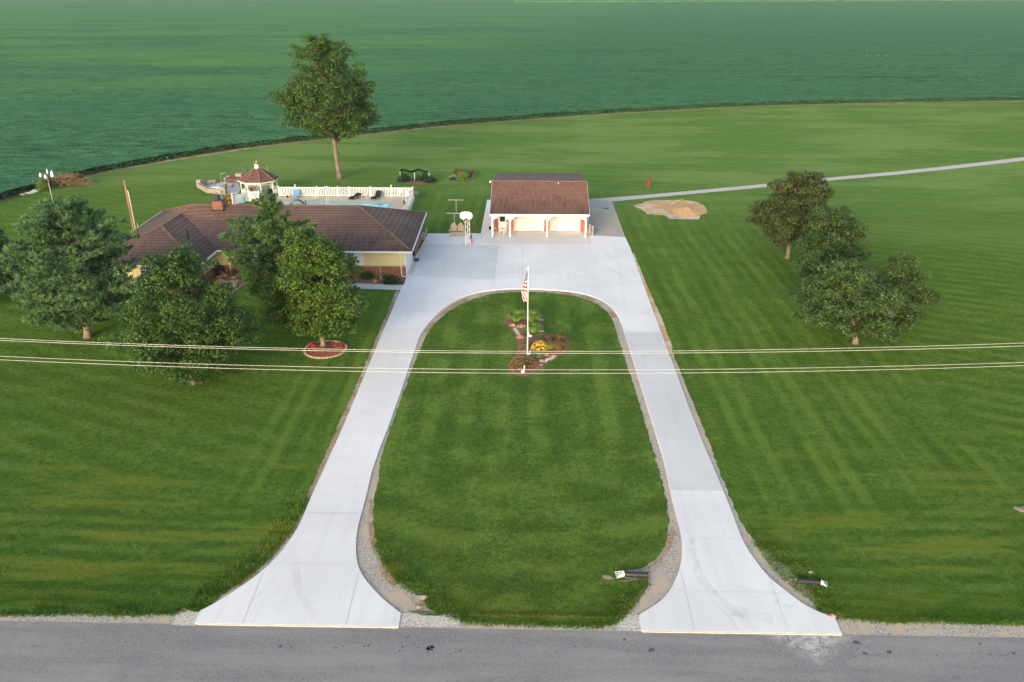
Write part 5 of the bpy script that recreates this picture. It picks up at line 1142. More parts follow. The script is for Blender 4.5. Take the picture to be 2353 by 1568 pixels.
for s in (-1,1):
    for a,b_ in (((s*.3,-.38,.28),(s*.3,-.36,0)),((s*.3,.2,.33),(s*.3,.32,0)),((s*.3,.2,.33),(s*.3,.42,.62))): g_ = MB(); g_.tube([a,b_],.02,6); g_.build('leg','steel',r)
place(r, vec(PL(1260,830)), R(-8))
q = vec(PL(965,985)); m_ = MB(); m_.box((0,0,.4),(.10,.10,.8)); m_.box((.12,0,.62),(.2,.06,.05)); o = m_.build('deck_post','black'); place(o,q); tag(o,'short black post at the pool edge behind the roof ridge','post')
q = vec(PL(720,1010)); m_ = MB(); N=10
for i in range(N): 
    a0,a1=math.pi*i/N,math.pi*(i+1)/N; m_.bar((-.85*math.cos(a0),0,.15+.75*math.sin(a0)),(-.85*math.cos(a1),0,.15+.75*math.sin(a1)),.75,.06)
MT['slate']=M('slate_cover',(.10,.115,.13),.6); o=m_.build('grill_cover','slate'); place(o,q); tag(o,'dark grey domed cover just behind the roof ridge by the pool','cover')
m_ = MB(); m_.ball((0,0,.18),.18); MT['navy']=M('navy_ball',(.02,.03,.16),.4); o=m_.build('ball','navy'); place(o,vec(PL(385,730))); tag(o,'dark blue ball on the deck left of the blue lounger','ball')
m_ = MB(); m_.ball((0,0,.16),.16,0,8,(1.1,1,1)); m_.ball((.05,.1,.42),.14); m_.ball((-.15,.05,.3),.09); MT['orange']=M('orange_toy',(.62,.26,.10),.6); o=m_.build('toy_bear','orange'); place(o,vec(PL(510,690))); tag(o,'orange and tan pool toy beside the blue lounger','toy')
m_ = MB(); m_.tube([(-.25,0,.05),(.3,.1,.1)],.05,8); MT['redtoy']=M('red_toy',(.5,.05,.12),.6); o=m_.build('toy_tube','redtoy'); place(o,vec(PL(450,730))); tag(o,'thin red toy lying between the blue ball and the blue lounger','toy')
rock('boulder','grey pink boulder standing outside the far right fence corner',at(PR(2215,620)),.42,'boulder',77,(1,.9,1.15))
m_ = MB(); m_.lathe([(.12,0),(.17,.25),(.13,.27)],n=12); m_.ball((0,0,.33),.16,0,8); o = m_.build('flower_pot','rust'); place(o,vec(PR(1860,925))); tag(o,'small brown pot on the deck beside the right fence','pot')
# wicker set and table in the gazebo
r = T('wicker_chair','rounded brown wicker chair inside the gazebo','chair'); m_ = MB(); m_.lathe([(.3,.0),(.36,.38),(.36,.44)],n=16); m_.build('seat','brown',r)
m_ = MB()
for k in range(11): a=R(20+14*k); m_.box((math.cos(a)*.42,math.sin(a)*.42,.62),(.05,.13,.62+.1*math.sin(a)),0,a)
MT['wick']=speck('brown_wicker',((.14,.06,.035),(.26,.12,.075),(.36,.2,.13)),20); m_.build('backrest','wick',r); place(r,Vector((-39.3,114.9,.22)))
q=table('gazebo_table','round blue grey table inside the gazebo',1.0,1.0,.72,'ltblue','grey',True); place(q,Vector((-38.7,114.2,.22)))
r2 = patio_chair('tan patio chair inside the right half of the gazebo','brown','tan'); place(r2,Vector((-37.4,114.3,.22)),R(-80))
for k,(x,y,lb) in enumerate(((-37.0,115.3,'leafy potted plant on the right side of the gazebo floor'),)):
    bush('potted_plant',lb,Vector((x,y,.3)),.5,.75,'lf_green',420,.08,90+k,None,'plant')
# planter with orange flowers by the gazebo
bush('flowering_plant','orange and green flowering mound between the chimney and the gazebo',at(GZ(960,1080)),.85,1.35,'lf_olive',1500,.07,91,'fl_or','flowering plant',.8,None,160,.07)
q=at(GZ(1120,990)); m_=MB()
for k in range(14):
    a=math.pi*(.35+k/13*1.1); m_.box((math.cos(a)*.95,math.sin(a)*.95,.22),(.28,.36,.44),0,a)
o=m_.build('planter_wall','stone'); place(o,q); tag(o,'curved low stone planter wall beside the gazebo','planter wall')

# fire pit patio with stone walls
pat=[GZ(190,640),GZ(400,760),GZ(840,865),GZ(1150,850),GZ(1140,600),GZ(900,560),GZ(700,600),GZ(500,650),GZ(300,640)]
pz=MB(); pz.poly(smooth([at(p) for p in [GZ(230,690),GZ(420,800),GZ(700,850),GZ(1100,870),GZ(1190,800),GZ(1150,620),GZ(1000,570),GZ(820,575),GZ(620,610),GZ(400,670),GZ(230,690)]],1)[:-1],.0,.05); struct(pz.build('fire_pit_patio','patio'))
def stonewall(name,label,pts,h,w=.38):
    m_=MB(); q=[at(p) for p in pts]
    for a,b_ in zip(q,q[1:]):
        L=(b_-a).length; d=(b_-a).normalized(); n_=max(1,int(L/.42)); rows=max(2,int(h/.2))
        for j in range(rows):
            for i in range(n_):
                c=a+d*(L*(i+.5+(.0 if j%2 else .0))/n_); jw=1+.12*math.sin(i*12.9+j*78.2); m_.box((c.x,c.y,(j+.5)*h/rows),(L/n_-.02,w*jw,h/rows-.012),0,math.atan2(d.y,d.x))
        c=(a+b_)/2; m_.box((c.x,c.y,h+.03),(L+.05,w+.06,.07),0,math.atan2(d.y,d.x))
    return tag(m_.build(name,'stone'),label,'stone wall','stone walls round the fire pit')
stonewall('stone_wall','angled grey stone wall along the front left of the fire pit patio',[GZ(215,710),GZ(430,835),GZ(760,862)],.62)
stonewall('stone_wall','straight grey stone wall at the back left of the fire pit patio',[GZ(300,655),GZ(600,630)],.60)
stonewall('stone_wall','short grey stone wall behind the black table',[GZ(815,580),GZ(925,560)],.62)
def pillar(label,p,h,w=.62):
    q=at(p); m_=MB(); n_=max(2,int(h/.2))
    for j in range(n_): m_.box((0,0,(j+.5)*h/n_),(w*(1+.05*(j%2)),w,h/n_-.015))
    m_.box((0,0,h+.04),(w+.1,w+.1,.09)); o=m_.build('stone_pillar','stone'); place(o,q); return tag(o,label,'stone pillar','stone pillars of the fire pit patio')
pillar('square stone pillar at the far left corner of the fire pit patio',GZ(230,700),1.0); pillar('square stone pillar nearest the chimney, at the patio entrance',GZ(800,860),1.05,.7)
pillar('narrow stone pillar left of the brown counter',GZ(925,590),.95,.4); pillar('stone pillar right of the brown counter, partly behind the gazebo roof',GZ(1180,580),1.25,.9)
m_=MB(); m_.box((0,0,.45),(1.9,.7,.9)); MT['ctop']=M('counter_brown',(.13,.065,.05),.6); r=thing('counter','brown topped counter between two stone pillars behind the fire pit','counter',at(GZ(1040,600))); 
m_=MB(); m_.box((at(GZ(1040,600)).x,at(GZ(1040,600)).y,.36),(1.8,.6,.72)); m_.build('base','brown',r); m_=MB(); m_.box((at(GZ(1040,600)).x,at(GZ(1040,600)).y+.1,.86),(2.0,1.6,.08),0,0,R(14)); m_.build('counter_top','ctop',r)
place(table('black_table','small square black table behind the fire pit ring',.95,.7,.62,'black'),at(GZ(925,610),0)+Vector((0,0,.05)),R(4))
q=at(GZ(905,705)); m_=MB(); fpit=thing('fire_pit','round stone fire pit ring on the grey patio','fire pit',q)
for j in range(2):
    for k in range(16): a=2*math.pi*(k+.5*j)/16; m_.box((q.x+math.cos(a)*.62,q.y+math.sin(a)*.62,.05+.16*j+.08),(.22,.25,.15),0,a)
m_.build('ring','stone',fpit); m_=MB(); m_.lathe([(.52,.06),(.5,.12)],(q.x,q.y,0),16); m_.build('ash_bed','black',fpit)
m_=MB(); m_.box((0,0,.24),(1.9,.12,.42)); m_.box((0,.2,.42),(1.9,.42,.07)); o=m_.build('white_bench','white'); place(o,at(GZ(620,785)),R(-6)); o.location.z=.05; tag(o,'low white bench inside the stone wall of the fire pit patio','bench')
q=at(GZ(748,672)); h_=hz(q,GZ(705,392)[1]); m_=MB(); m_.tube([(0,0,0),(0,0,h_)],.03,6); m_.tube([(-.03,0,h_),(.85,.1,h_+.15)],.025,6); o=m_.build('hook_pole','steel'); place(o,q); tag(o,'thin grey pole with a side arm standing by the fire pit','pole')
q=at(GZ(1385,560)); h_=hz(q,GZ(1352,235)[1]); r=thing('post_lamp','black post lamp with a hanging lantern rising behind the gazebo roof','lamp',q)
m_=MB(); m_.tube([(q.x,q.y,0),(q.x,q.y,h_),(q.x-.45,q.y,h_)],.05,6); m_.build('post','black',r); m_=MB(); m_.lathe([(.08,h_-.42),(.17,h_-.38),(.12,h_-.12),(.03,h_)],(q.x-.45,q.y,0),6); m_.build('lantern','black',r)
q=at(GZ(1860,560)); h_=hz(q,GZ(1815,200)[1]); m_=MB(); m_.tube([(0,0,0),(0,0,h_)],.04,6); m_.ball((0,0,h_),.07); o=m_.build('thin_post','tan'); place(o,q); tag(o,'thin tan post rising behind the right side of the gazebo roof','post')

# lamp post with globes, brush pile, rocks at the field edge
q=Vector((-63.86,107.16,0)); h_=hz(q,LP(760,470)[1]); lp=thing('lamp_post','tall thin lamp post with a cluster of white globes on the left lawn','lamp post',q)
m_=MB(); m_.tube([(q.x,q.y,0),(q.x,q.y,.3),(q.x,q.y,h_)],[.1,.055,.04],8); m_.build('post','grey',lp)
for dx,dy,dz,r_ in ((-.8,-.1,.0,.20),(.05,-.5,-.12,.16),(.8,-.15,.03,.22),(.5,.4,.2,.17),(-.15,.5,.35,.11)):
    m_=MB(); m_.tube([(q.x,q.y,h_-.1),(q.x+dx*.6,q.y+dy*.6,h_-.25+dz*.4),(q.x+dx,q.y+dy,h_-.12+dz)],.025,5); a_=m_.build('arm','black',lp)
    m_=MB(); m_.lathe([(.05,h_-.14+dz),(r_*.85,h_+.0+dz),(r_,h_+.14+dz),(r_*.8,h_+.3+dz),(.05,h_+.42+dz),(.02,h_+.56+dz)],(q.x+dx,q.y+dy,0),12); m_.build('globe','white',a_)
q=at(LP(1330,740)); rs=random.Random(8); m_=MB(); bp_=thing('brush_pile','brown pile of cut branches at the edge of the field','brush pile',q); MT['twig']=speck('twig',((.10,.065,.045),(.22,.15,.10),(.36,.27,.20)),4)
for i in range(330):
    x=rs.gauss(0,1.5); y=rs.gauss(.4,.7); z=max(.02,rs.uniform(0,1.5)*max(0,1-(x/3.4)**2)); a=rs.uniform(0,6.28); L=rs.uniform(.5,1.7); dz=rs.uniform(-.3,1.1)
    p=Vector((q.x+x,q.y+y,z)); e_=p+Vector((math.cos(a)*L,math.sin(a)*L*.6,max(-z+.02,dz*L*.6))); md_=p.lerp(e_,.5)+Vector((rs.uniform(-.15,.15),0,rs.uniform(0,.2))); m_.tube([p,md_,e_],[.045,.03,.01],4,cap=False)
m_.build('branches','twig',bp_)
n_=1500; rr_=np.random.RandomState(6); P=np.stack([rr_.normal(0,1.5,n_),rr_.normal(.5,.6,n_),np.abs(rr_.normal(.7,.5,n_))],-1); N=unit(rr_.normal(size=(n_,3))); raw('dry_leaves',leaves(rr_,P,N,rr_.uniform(.05,.11,n_)),np.arange(n_*4).reshape(-1,4),'lf_olive',bp_)
bush('shrub','lime green shrub between the lamp globes and the brush pile',at(LP(650,870)),1.05,1.7,'lf_lime',1300,.10,41); bush('shrub','small dark shrub at the right end of the brush pile',at(LP(1680,650)),1.0,1.5,'lf_dark',1000,.10,42)
for i,(x,y,r_,lb) in enumerate(((60,1005,.28,'small white rock farthest left along the field edge'),(200,965,.34,'grey white rock second from the left along the field edge'),(275,965,.30,'low white rock in the middle of the row by the field'),(340,950,.36,'white rock beside the long flat one by the field'),(395,915,.42,'large white rock in the row by the field'),(480,880,.46,'long pale slab at the right end of the rock row'))):
    rock('field_rock',lb,at(LP(x,y)),r_,'white_rock',60+i,(1.2,.7,.6),'white rocks along the field edge')
# utility pole
q=at(Z3(945,615)); h_=hz(q,413); up_=thing('utility_pole','short brown wooden utility pole behind the left end of the house roof','utility pole',q)
m_=MB(); m_.tube([(q.x,q.y,0),(q.x-.05,q.y,h_)],[.16,.125],12); m_.build('pole','polewood',up_); m_=MB(); m_.lathe([(.17,h_),(.17,h_+.06)],(q.x-.05,q.y,0),12); m_.build('pole_cap','black',up_)
m_=MB(); m_.tube([(q.x+.24,q.y-.1,0),(q.x+.2,q.y-.1,h_*.78),(q.x+.1,q.y,h_*.82)],.05,6); m_.build('conduit','cream',up_)
m_=MB(); m_.tube([(q.x-.1,q.y,h_-.6),(q.x-.45,q.y,h_-.9),(q.x-.4,q.y,h_-1.7),(q.x-.1,q.y,h_-2.0)],.015,4); m_.tube([(q.x+.1,q.y,h_-1.0),(q.x+.5,q.y,h_-1.2),(q.x+.45,q.y,h_-1.8),(q.x+.2,q.y,h_-1.9)],.015,4); m_.build('cable_loop','black',up_)
MT['markyel']=M('yellow_marker',(.65,.5,.05),.5); q=at(Z3(968,575)); m_=MB(); m_.tube([(0,0,0),(0,0,1.15)],.045,6); o=m_.build('marker_post','markyel'); place(o,q); tag(o,'yellow marker post beside the utility pole','marker post')

# court furniture
aw=T('double_chair','tan double adirondack chair on the concrete beside the basketball goal','chair')
for cx_,s in ((-.40,0),(.40,1)):
    m_=MB()
    for k in range(7):
        x=cx_+(k-3)*.105; hh=.95-.035*(k-3)**2; m_.box((x,.30+hh*.15,.38+hh/2),(.088,.03,hh),0,0,R(-17))
    m_.build('backrest','tan',aw)
m_=MB()
for k in range(6): m_.box((0,-.35+.12*k,.40-.012*k),(1.5,.10,.03))
m_.box((0,-.42,.30),(1.5,.03,.17)); m_.build('seat','tan',aw)
for s in (-1,1):
    g_=MB(); g_.box((s*.84,-.08,.60),(.16,.85,.035)); g_.build('armrest','tan',aw)
    for y in (-.42,.30): g_=MB(); g_.box((s*.80,y,.30),(.06,.13,.60)); g_.build('leg','tan',aw)
place(aw, vec(CT(975,900),SL+.01), R(2)); aw.scale=(1.05,1.05,1.05)
q=vec(CT(1182,1083),SL); bg=thing('basketball_goal','white lattice basketball goal with an oval backboard on the court','basketball goal',q)
ztop=hz(q,CT(1160,575)[1]); bh=hz(q+Vector((0,-.0,0)),CT(1160,415)[1])-ztop
legs=[(-.29,0),(.29,0),(.0,.42)]
for lx,ly in legs: m_=MB(); m_.tube([(q.x+lx,q.y+ly,SL),(q.x+lx*.75,q.y+ly,ztop+.6)],.03,6); m_.build('leg','white',bg)
m_=MB()
for k in range(9):
    z0,z1=SL+k*ztop/9,SL+(k+1)*ztop/9
    for (a,b_) in ((0,2),(2,1),(0,1)):
        pa,pb_=legs[a],legs[b_]; s=1-.25*k/9
        if k%2: pa,pb_=pb_,pa
        m_.tube([(q.x+pa[0]*s,q.y+pa[1],z0),(q.x+pb_[0]*s,q.y+pb_[1],z1)],.018,4)
m_.build('lattice','white',bg)
m_=MB(); n_=32; ww_=.5*(CT(1282,0)[0]-CT(1038,0)[0])*mpp(CT(1182,1083)); e=2.6
pts=[(math.copysign(abs(math.cos(2*math.pi*k/n_))**(2/e),math.cos(2*math.pi*k/n_))*ww_,math.copysign(abs(math.sin(2*math.pi*k/n_))**(2/e),math.sin(2*math.pi*k/n_))*bh/2) for k in range(n_)]
m_.add([(q.x-.1+x,q.y-.30,ztop+bh/2+z) for x,z in pts]+[(q.x-.1+x,q.y-.25,ztop+bh/2+z) for x,z in pts],[tuple(range(n_)),tuple(range(n_,2*n_))[::-1]]+[(i,n_+i,n_+(i+1)%n_,(i+1)%n_) for i in range(n_)]); m_.build('backboard','white',bg)
m_=MB(); m_.lathe([(.23,ztop+.1),(.25,ztop+.12),(.23,ztop+.14)],(q.x-.1,q.y-.58,0),18); m_.box((q.x-.1,q.y-.32,ztop+.12),(.2,.06,.16)); m_.build('rim','rust',bg)
for s in (-1,1): m_=MB(); m_.tube([(q.x+s*.25,q.y,ztop-.5),(q.x-.1+s*.4,q.y-.25,ztop+.2)],.02,5); m_.build('brace','cream',bg)
m_=MB(); m_.box((q.x-.05,q.y-.1,SL+.006),(1.4,1.1,.012)); m_.build('base_plate','conc_mid',bg)
for p,t,lb in ((CT(922,720),CT(912,460),'nearer grey clothesline tee post, rising behind the tan double chair'),(CT(958,452),CT(940,198),'farther grey clothesline tee post out on the lawn')):
    q=at(p) if 'farther' in lb else at(CT(926,760)); h_=hz(q,t[1]); r=thing('clothesline_post',lb,'clothesline post',q,'clothesline posts')
    m_=MB(); m_.tube([(q.x,q.y,0),(q.x,q.y,h_)],.05,8); m_.build('post','grey',r); m_=MB(); m_.tube([(q.x-1.0,q.y,h_),(q.x+1.0,q.y,h_)],.045,8); m_.build('crossbar','grey',r)
    if 'farther' in lb: m_=MB(); m_.tube([(q.x+.85,q.y,h_),(q.x+.80,q.y,h_-1.4)],.012,4); m_.build('cord','rust',r)
rc0=patio_chair('white rocking chair on the concrete at the right end of the house','white','ltblue',None,True,'rocking_chair'); place(rc0, vec(CT(310,975),SL), R(-62))
m_=MB(); m_.lathe([(.13,0),(.19,.32),(.17,.32)],n=14); po=thing('flower_pot','bright pink flower pot with a leafy plant at the foot of the basketball goal','pot',vec(CT(1240,1050),SL))
b0=vec(CT(1240,1050),SL); m_=MB(); m_.lathe([(.13,SL),(.2,SL+.36),(.17,SL+.36)],(b0.x,b0.y,0),14); MT['pinkpot']=M('pink_pot',(.62,.10,.40),.5); m_.build('pot','pinkpot',po)
rr_=np.random.RandomState(2); P=unit(rr_.normal(size=(260,3)))*np.array([.25,.25,.34])*rr_.uniform(.3,1,260)[:,None]+np.array([0,0,.75]); raw('plant',leaves(rr_,P,unit(rr_.normal(size=(260,3))),.05),np.arange(260*4).reshape(-1,4),'lf_dark',po)
# topiaries, mat
for (x,y,zz,lb) in ((1850,655,.05,'round ball topiary nearer the garage court at the house side wall'),(1835,780,.05,'round ball topiary beside the black mat at the house corner')):
    q=vec(Z7(x,y),SL); r=thing('ball_topiary',lb,'topiary',q,'ball topiaries beside the house')
    m_=MB(); m_.lathe([(.14,SL),(.18,SL+.28)],(q.x,q.y,0),12); m_.build('pot','tan',r); m_=MB(); m_.tube([(q.x,q.y,SL+.25),(q.x,q.y,SL+.7)],.03,6); m_.build('stem','bark',r)
    rr_=np.random.RandomState(int(x)); d_=unit(rr_.normal(size=(700,3))); raw('ball',leaves(rr_,d_*.27*rr_.uniform(.85,1.05,700)[:,None]+np.array([0,0,.95]),unit(d_+rr_.normal(size=(700,3))*.4),.045),np.arange(2800).reshape(-1,4),'lf_dark',r)
q=vec(Z7(1885,748),SL+.012); m_=MB(); m_.box((0,0,.008),(.85,1.0,.016)); o=m_.build('door_mat','black'); place(o,q); tag(o,'black mat on the concrete beside the ball topiaries','mat')
# porch set under the garage roof
def windsor(label):
    r=T('slat_chair',label,'chair','white slat back chairs on the garage porch'); m_=MB(); m_.lathe([(.22,.42),(.24,.46)],n=16); m_.build('seat','cream',r)
    m_=MB()
    for k in range(5): a=R(50+20*k); m_.tube([(math.cos(a)*.2,math.sin(a)*.2,.45),(math.cos(a)*.24,math.sin(a)*.26+.06,1.0)],.016,5)
    m_.tube([(math.cos(R(30+12*k))*.25,math.sin(R(30+12*k))*.26+.07,.98+.06*math.sin(R(18*k))) for k in range(11)],.022,5); m_.build('backrest','cream',r)
    for sx in (-1,1):
        for sy in (-1,1): g_=MB(); g_.tube([(sx*.14,sy*.14,.43),(sx*.22,sy*.22,0)],.02,5); g_.build('leg','cream',r)
    return r
w1=windsor('white slat back chair left of the bistro table on the garage porch'); place(w1,vec(Z8(345,1270),SL+.01),R(25)); w1.scale=(1.15,1.15,1.15)
w2=dup(w1,vec(Z8(590,1270),SL+.01),R(-25),'white slat back chair right of the bistro table, partly behind the second post')
place(table('bistro_table','round cream bistro table with thin curved legs on the garage porch',.72,.72,.74,'cream','cream',True,spread=1.3),vec(Z8(475,1310),SL+.01))
m_=MB(); m_.lathe([(.13,0),(.17,.36),(.15,.36),(.12,.05)],n=14); o=m_.build('bucket','black'); place(o,vec(Z8(270,1215),SL)); tag(o,'black bucket on the side walk left of the garage','bucket')
m_=MB(); m_.lathe([(.16,0),(.18,.07),(.13,.07),(.10,.02)],n=14); o=m_.build('pet_bowl','steel'); place(o,vec(Z8(248,1258),SL)); tag(o,'shiny metal pet bowl beside the black bucket','bowl')

# back lawn: barrel, rose trellis, daylily bed, tools
q=at((1490,428)); m_=MB(); m_.lathe([(.30,0),(.31,.3),(.325,.32),(.31,.34),(.31,.6),(.325,.62),(.31,.64),(.30,.92),(.27,.92),(.27,.1)],n=18); o=m_.build('burn_barrel','rust',smooth=False); place(o,q); o.scale=(1.15,1.15,1.1); tag(o,'rusty red burn barrel on the back lawn by the lane','barrel')
YDb=lambda x,y: at(YD(x,y))
bd=thing('rose_trellis','white posted trellis overgrown with dark vines on the back lawn','trellis',YDb(365,300)); 
for (x,y0,y1) in ((98,300,128),(365,300,140),(632,300,148)):
    q=YDb(x+(4 if x<300 else 0),y0); h_=hz(q,YD(x,y1)[1]); m_=MB(); m_.tube([(q.x,q.y,0),(q.x,q.y,h_)],.05,6); m_.build('post','white',bd)
a=YDb(100,300); b_=YDb(632,300); hh=1.75; rr_=np.random.RandomState(3); n_=2600
t=rr_.uniform(0,1,n_); P=np.stack([a.x+(b_.x-a.x)*t,a.y+(b_.y-a.y)*t+rr_.normal(0,.12,n_),hh-.15+.15*np.sin(t*12)+rr_.normal(0,.09,n_)],-1); off=np.array([bd.location.x,bd.location.y,0]); keep=(t<.95)
raw('vine',leaves(rr_,(P-off)[keep],unit(rr_.normal(size=(n_,3)))[keep],.07)[:],np.arange(int(keep.sum())*4).reshape(-1,4),'lf_dark',bd)
m_=MB(); m_.tube([(a.x,a.y,hh),(b_.x,b_.y,hh)],.015,4); m_.build('wire','grey',bd)
tb='plants along the rose trellis'
bush('rose_bush','dark green climbing shrub at the left post of the trellis',YDb(165,305),1.05,1.35,'lf_dark',1300,.09,51,group=tb); bush('rose_bush','low green shrub in the middle of the trellis',YDb(430,285),.9,.8,'lf_green',800,.08,52,group=tb); bush('rose_bush','dark shrub with purple tints right of the middle trellis post',YDb(560,290),.75,1.45,'lf_dark',1000,.08,53,'fl_mag','shrub',1,tb,20,.03); bush('rose_bush','dark green shrub at the right end of the trellis',YDb(650,320),.95,.95,'lf_dark',1100,.08,54,group=tb)
sheet('trellis_bed',rag([YDb(x,y) for x,y in ((20,300),(200,350),(480,370),(720,355),(775,310),(700,285),(400,285),(150,290),(20,300))],.15,.3),'mulch',.018)
sheet('daylily_bed',rag([YDb(x,y) for x,y in ((975,235),(1030,195),(1180,180),(1400,170),(1490,205),(1450,245),(1300,285),(1150,280),(1020,265),(975,235))],.18,.3),'soil',.018)
tb='plants in the back lawn daylily bed'
blades('daylily','yellow green daylily clump in front of the back lawn bed',YDb(1245,280),1.05,1.2,'lf_blade',460,61,tb,'daylily',.03); blades('ornamental_grass','straw coloured grass behind the yellow green daylily clump',YDb(1180,225),1.0,1.15,'lf_straw',340,62,tb,'ornamental grass',.025); blades('ornamental_grass','straw coloured grass at the right of the back lawn bed',YDb(1370,225),1.0,1.1,'lf_straw',340,63,tb,'ornamental grass',.025); bush('low_shrub','low green plant at the left of the back lawn bed',YDb(1070,265),.6,.4,'lf_green',360,.07,64,group=tb)
a,b_=at(DM(1500,250)),at(DM(1690,195)); r=thing('shovel','yellow handled shovel lying on the dirt patch','shovel',a)
m_=MB(); m_.tube([(a.x+.3,a.y+.2,.30),(b_.x,b_.y,.50)],.045,6); m_.build('handle','markyel',r); m_=MB(); m_.box((a.x+.1,a.y+.08,.22),(.38,.26,.03),0,R(20)); m_.build('blade','steel',r)
m_=MB(); m_.tube([(0,0,.04),(.25,-.06,.05),(.62,-.08,.04)],[.03,.05,.05],6); m_.tube([(0,0,.04),(-.12,.12,.04)],.03,5); o=m_.build('iron_bar','black'); place(o,at(DM(450,300))); o.location.z=.03; tag(o,'dark bent bar lying on the worn pad beside the garage','bar')
# culverts: black corrugated pipes with flared galvanised ends
def culvert(pa,pb,pc,label,rad):
    a,b_,c=at(pa),at(pb),at(pc); r=thing('culvert',label,'culvert',b_,'culverts beside the driveway aprons'); d=(b_-a).normalized(); n_=int((b_-a).length/.05)
    m_=MB(); pts=[a+d*((b_-a).length*i/n_)+Vector((0,0,rad*.75)) for i in range(n_+1)]; m_.tube(pts,[rad*(1.0 if i%2 else .975) for i in range(n_+1)],16); m_.build('pipe','black',r)
    e_=(c-b_); L=e_.length; e_.normalize(); s=Vector((-e_.y,e_.x,0)); m_=MB(); N=8; ring=[]
    for i in range(N+1):
        an=math.pi*(i/N); ring.append((s*math.cos(an)*rad*1.12, math.sin(an)*rad*1.15))
    vs=[]; 
    for t_,k_,hk in ((0,1,1.0),(.35,1.05,.9),(1,1.45,.15)):
        for (o_,z_) in ring: vs.append(b_+e_*L*t_+o_*k_+Vector((0,0,rad*.55+z_*hk*1.25-(.15*rad if t_==1 else 0))))
    M_=N+1; m_.add(vs,[(j*M_+i,j*M_+i+1,(j+1)*M_+i+1,(j+1)*M_+i) for j in (0,) for i in range(N)]+[(M_+i,M_+i+1,2*M_+i+1,2*M_+i) for i in (0,1,N-2,N-1)])
    m_.tube([p+Vector((0,0,.01)) for p in vs[:M_]],.02,5); m_.tube([vs[2*M_]+Vector((0,0,.02)),vs[M_]+Vector((0,0,.05)),vs[0]],.018,5); m_.tube([vs[3*M_-1]+Vector((0,0,.02)),vs[2*M_-1]+Vector((0,0,.05)),vs[M_-1]],.018,5)
    q=[b_-s*rad*.9, b_+s*rad*.9, c+s*rad*1.45, c-s*rad*1.45]; m_.poly(q,.045,.06); o=m_.build('flared_end','galv',r); return r
MT['galv']=M('bright_galvanised',(.62,.63,.62),.4,.35)
culvert(RC(408,660),RC(200,650),RC(135,655),'black pipe with a flared metal end opening left, between the two driveways',.155)
culvert(RC(1690,705),RC(1890,722),RC(1945,735),'black pipe with a flared metal end opening right, beyond the right driveway',.125)
cs_=MB()
for pts in (((200,612),(300,600),(400,588),(450,570),(520,520),(530,540),(450,600),(410,622),(300,618)),((20,648),(70,655),(110,680),(100,695),(50,688),(20,665)),((150,700),(250,690),(340,680),(330,692),(240,704))):
    cs_.poly(rag([at(RC(x,y)) for x,y in pts]+[at(RC(*pts[0]))],.10,.2),.05)
struct(cs_.build('culvert_soil','soil'))
for i in range(12):
    p=at(RC(1590+i*12+rnd.uniform(-4,4),690+rnd.uniform(-10,16))); rock('stone','grey stone lying on the gravel over the right culvert',p,rnd.uniform(.06,.12),'boulder',200+i,(1,.8,.6),'stones over the right culvert')
rock('stone','orange brown rock at the outer corner of the right apron',at(RC(1985,1000)),.22,'rock',300,(1.2,.7,.5))
rock('stone','pale block at the base of the gravel left of the island lawn',at(RB(632,725)),.13,'boulder',301,(1.2,.7,.6)); rock('stone','grey stone in the gravel corner by the island lawn',at(RB(660,660)),.2,'boulder',302,(1.3,.7,.5)); rock('stone','small tan stone in the lawn above the right culvert',at(RC(1805,622)),.13,'white_rock',303,(1.3,.7,.4))
rock('stone','flat pale stone at the right edge of the photo',at(RD(2060,260)),.28,'boulder',304,(1.6,1,.25))
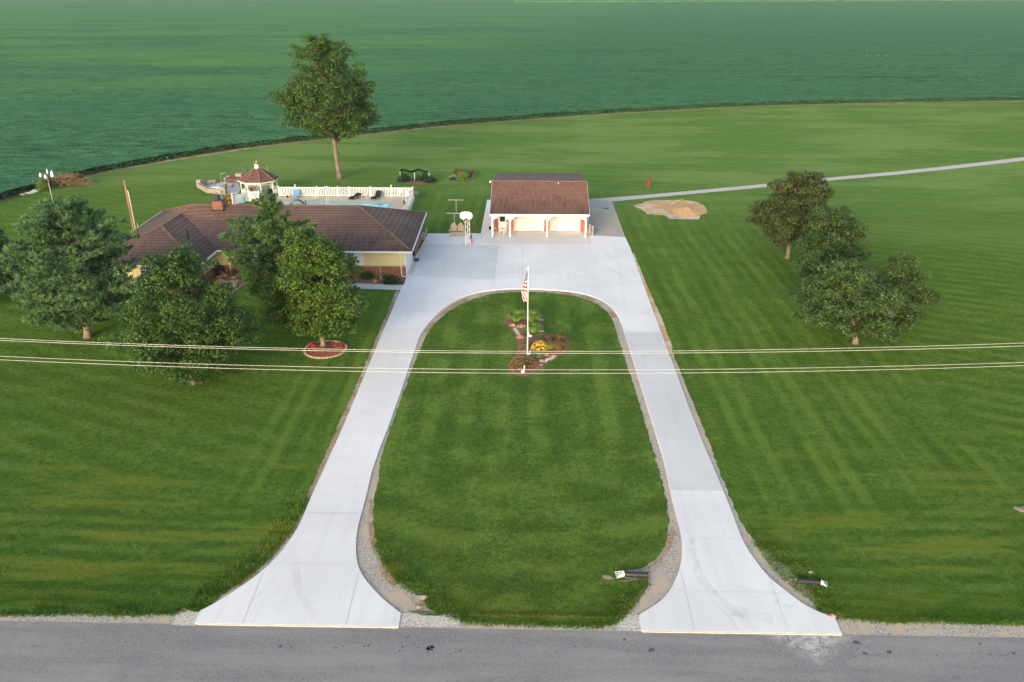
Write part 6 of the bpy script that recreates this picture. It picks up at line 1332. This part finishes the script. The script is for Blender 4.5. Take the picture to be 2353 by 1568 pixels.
# field posts
for i,(x,lb) in enumerate(((1992,'left of the three pale posts out in the soybean field'),(2018,'middle of the three pale posts out in the soybean field'),(2036,'right of the three pale posts out in the soybean field'))):
    q=at((x,131),.85); m_=MB(); m_.tube([(0,0,0),(0,0,1.6)],.10,6); o=m_.build('field_post','tan'); place(o,q); o.location.z=.0; tag(o,lb,'post','pale posts in the soybean field')
fpz=MB(); MT['clear']=speck('clearing',((.02,.06,.02),(.05,.10,.03),(.12,.14,.06)),.8); fpz.poly(rag([at(p,.85) for p in ((1975,128),(1990,123),(2040,123),(2052,128),(2030,132),(1990,132))],.8,1.5,.3),1.12); struct(fpz.build('field_clearing','clear'))
fpz=MB(); MT['thin']=speck('thin_crop',((.02,.10,.03),(.045,.16,.045),(.07,.20,.05)),.4); fpz.poly(rag([at(p,.85) for p in ((2030,150),(2075,144),(2150,150),(2290,149),(2300,153),(2180,157),(2090,154))],1.5,1.5,.3),1.11); struct(fpz.build('thin_crop_patch','thin'))

# power lines
MT['wire']=M('aluminium_cable',(.55,.55,.48),.5,.1)
def wire(pl,pm,pr,Y,label):
    a,m0,b_=(atY(p,Y) for p in (pl,pm,pr)); X=[a.x,m0.x,b_.x]; co_=np.polyfit(X,[a.z,m0.z,b_.z],2); pts=[(x,Y,float(np.polyval(co_,x))) for x in np.linspace(-34,34,60)]
    m_=MB(); m_.tube(pts,.0065,6); return tag(m_.build('power_line','wire'),label,'power line','power lines crossing the view')
wire((0,778),(1176,807.5),(2353,788.5),24.6,'highest of the four pale power lines crossing the photo'); wire((0,782.5),(1176,812),(2353,795.5),24.2,'second highest of the four pale power lines crossing the photo')
wire((0,819),(1176,849.8),(2353,833),24.6,'third power line from the top, upper line of the lower pair'); wire((0,827),(1176,858),(2353,840.5),24.2,'lowest of the four pale power lines crossing the photo')

# ------------------------------------------------------------------ evening haze over the plain
hb = MB(); hb.box((0, 1900, 15.5), (5200, 4300, 33)); hzo = hb.build('haze', 'white'); struct(hzo, 'stuff')['label'] = 'thin evening haze over the fields'
m = bpy.data.materials.new('haze'); m.use_nodes = True; n = m.node_tree; n.nodes.clear(); o_m = n.nodes.new('ShaderNodeOutputMaterial'); pv = n.nodes.new('ShaderNodeVolumePrincipled')
pv.inputs['Color'].default_value = (.86, .90, .95, 1); pv.inputs['Density'].default_value = .00007; n.links.new(pv.outputs[0], o_m.inputs['Volume']); hzo.data.materials[0] = m
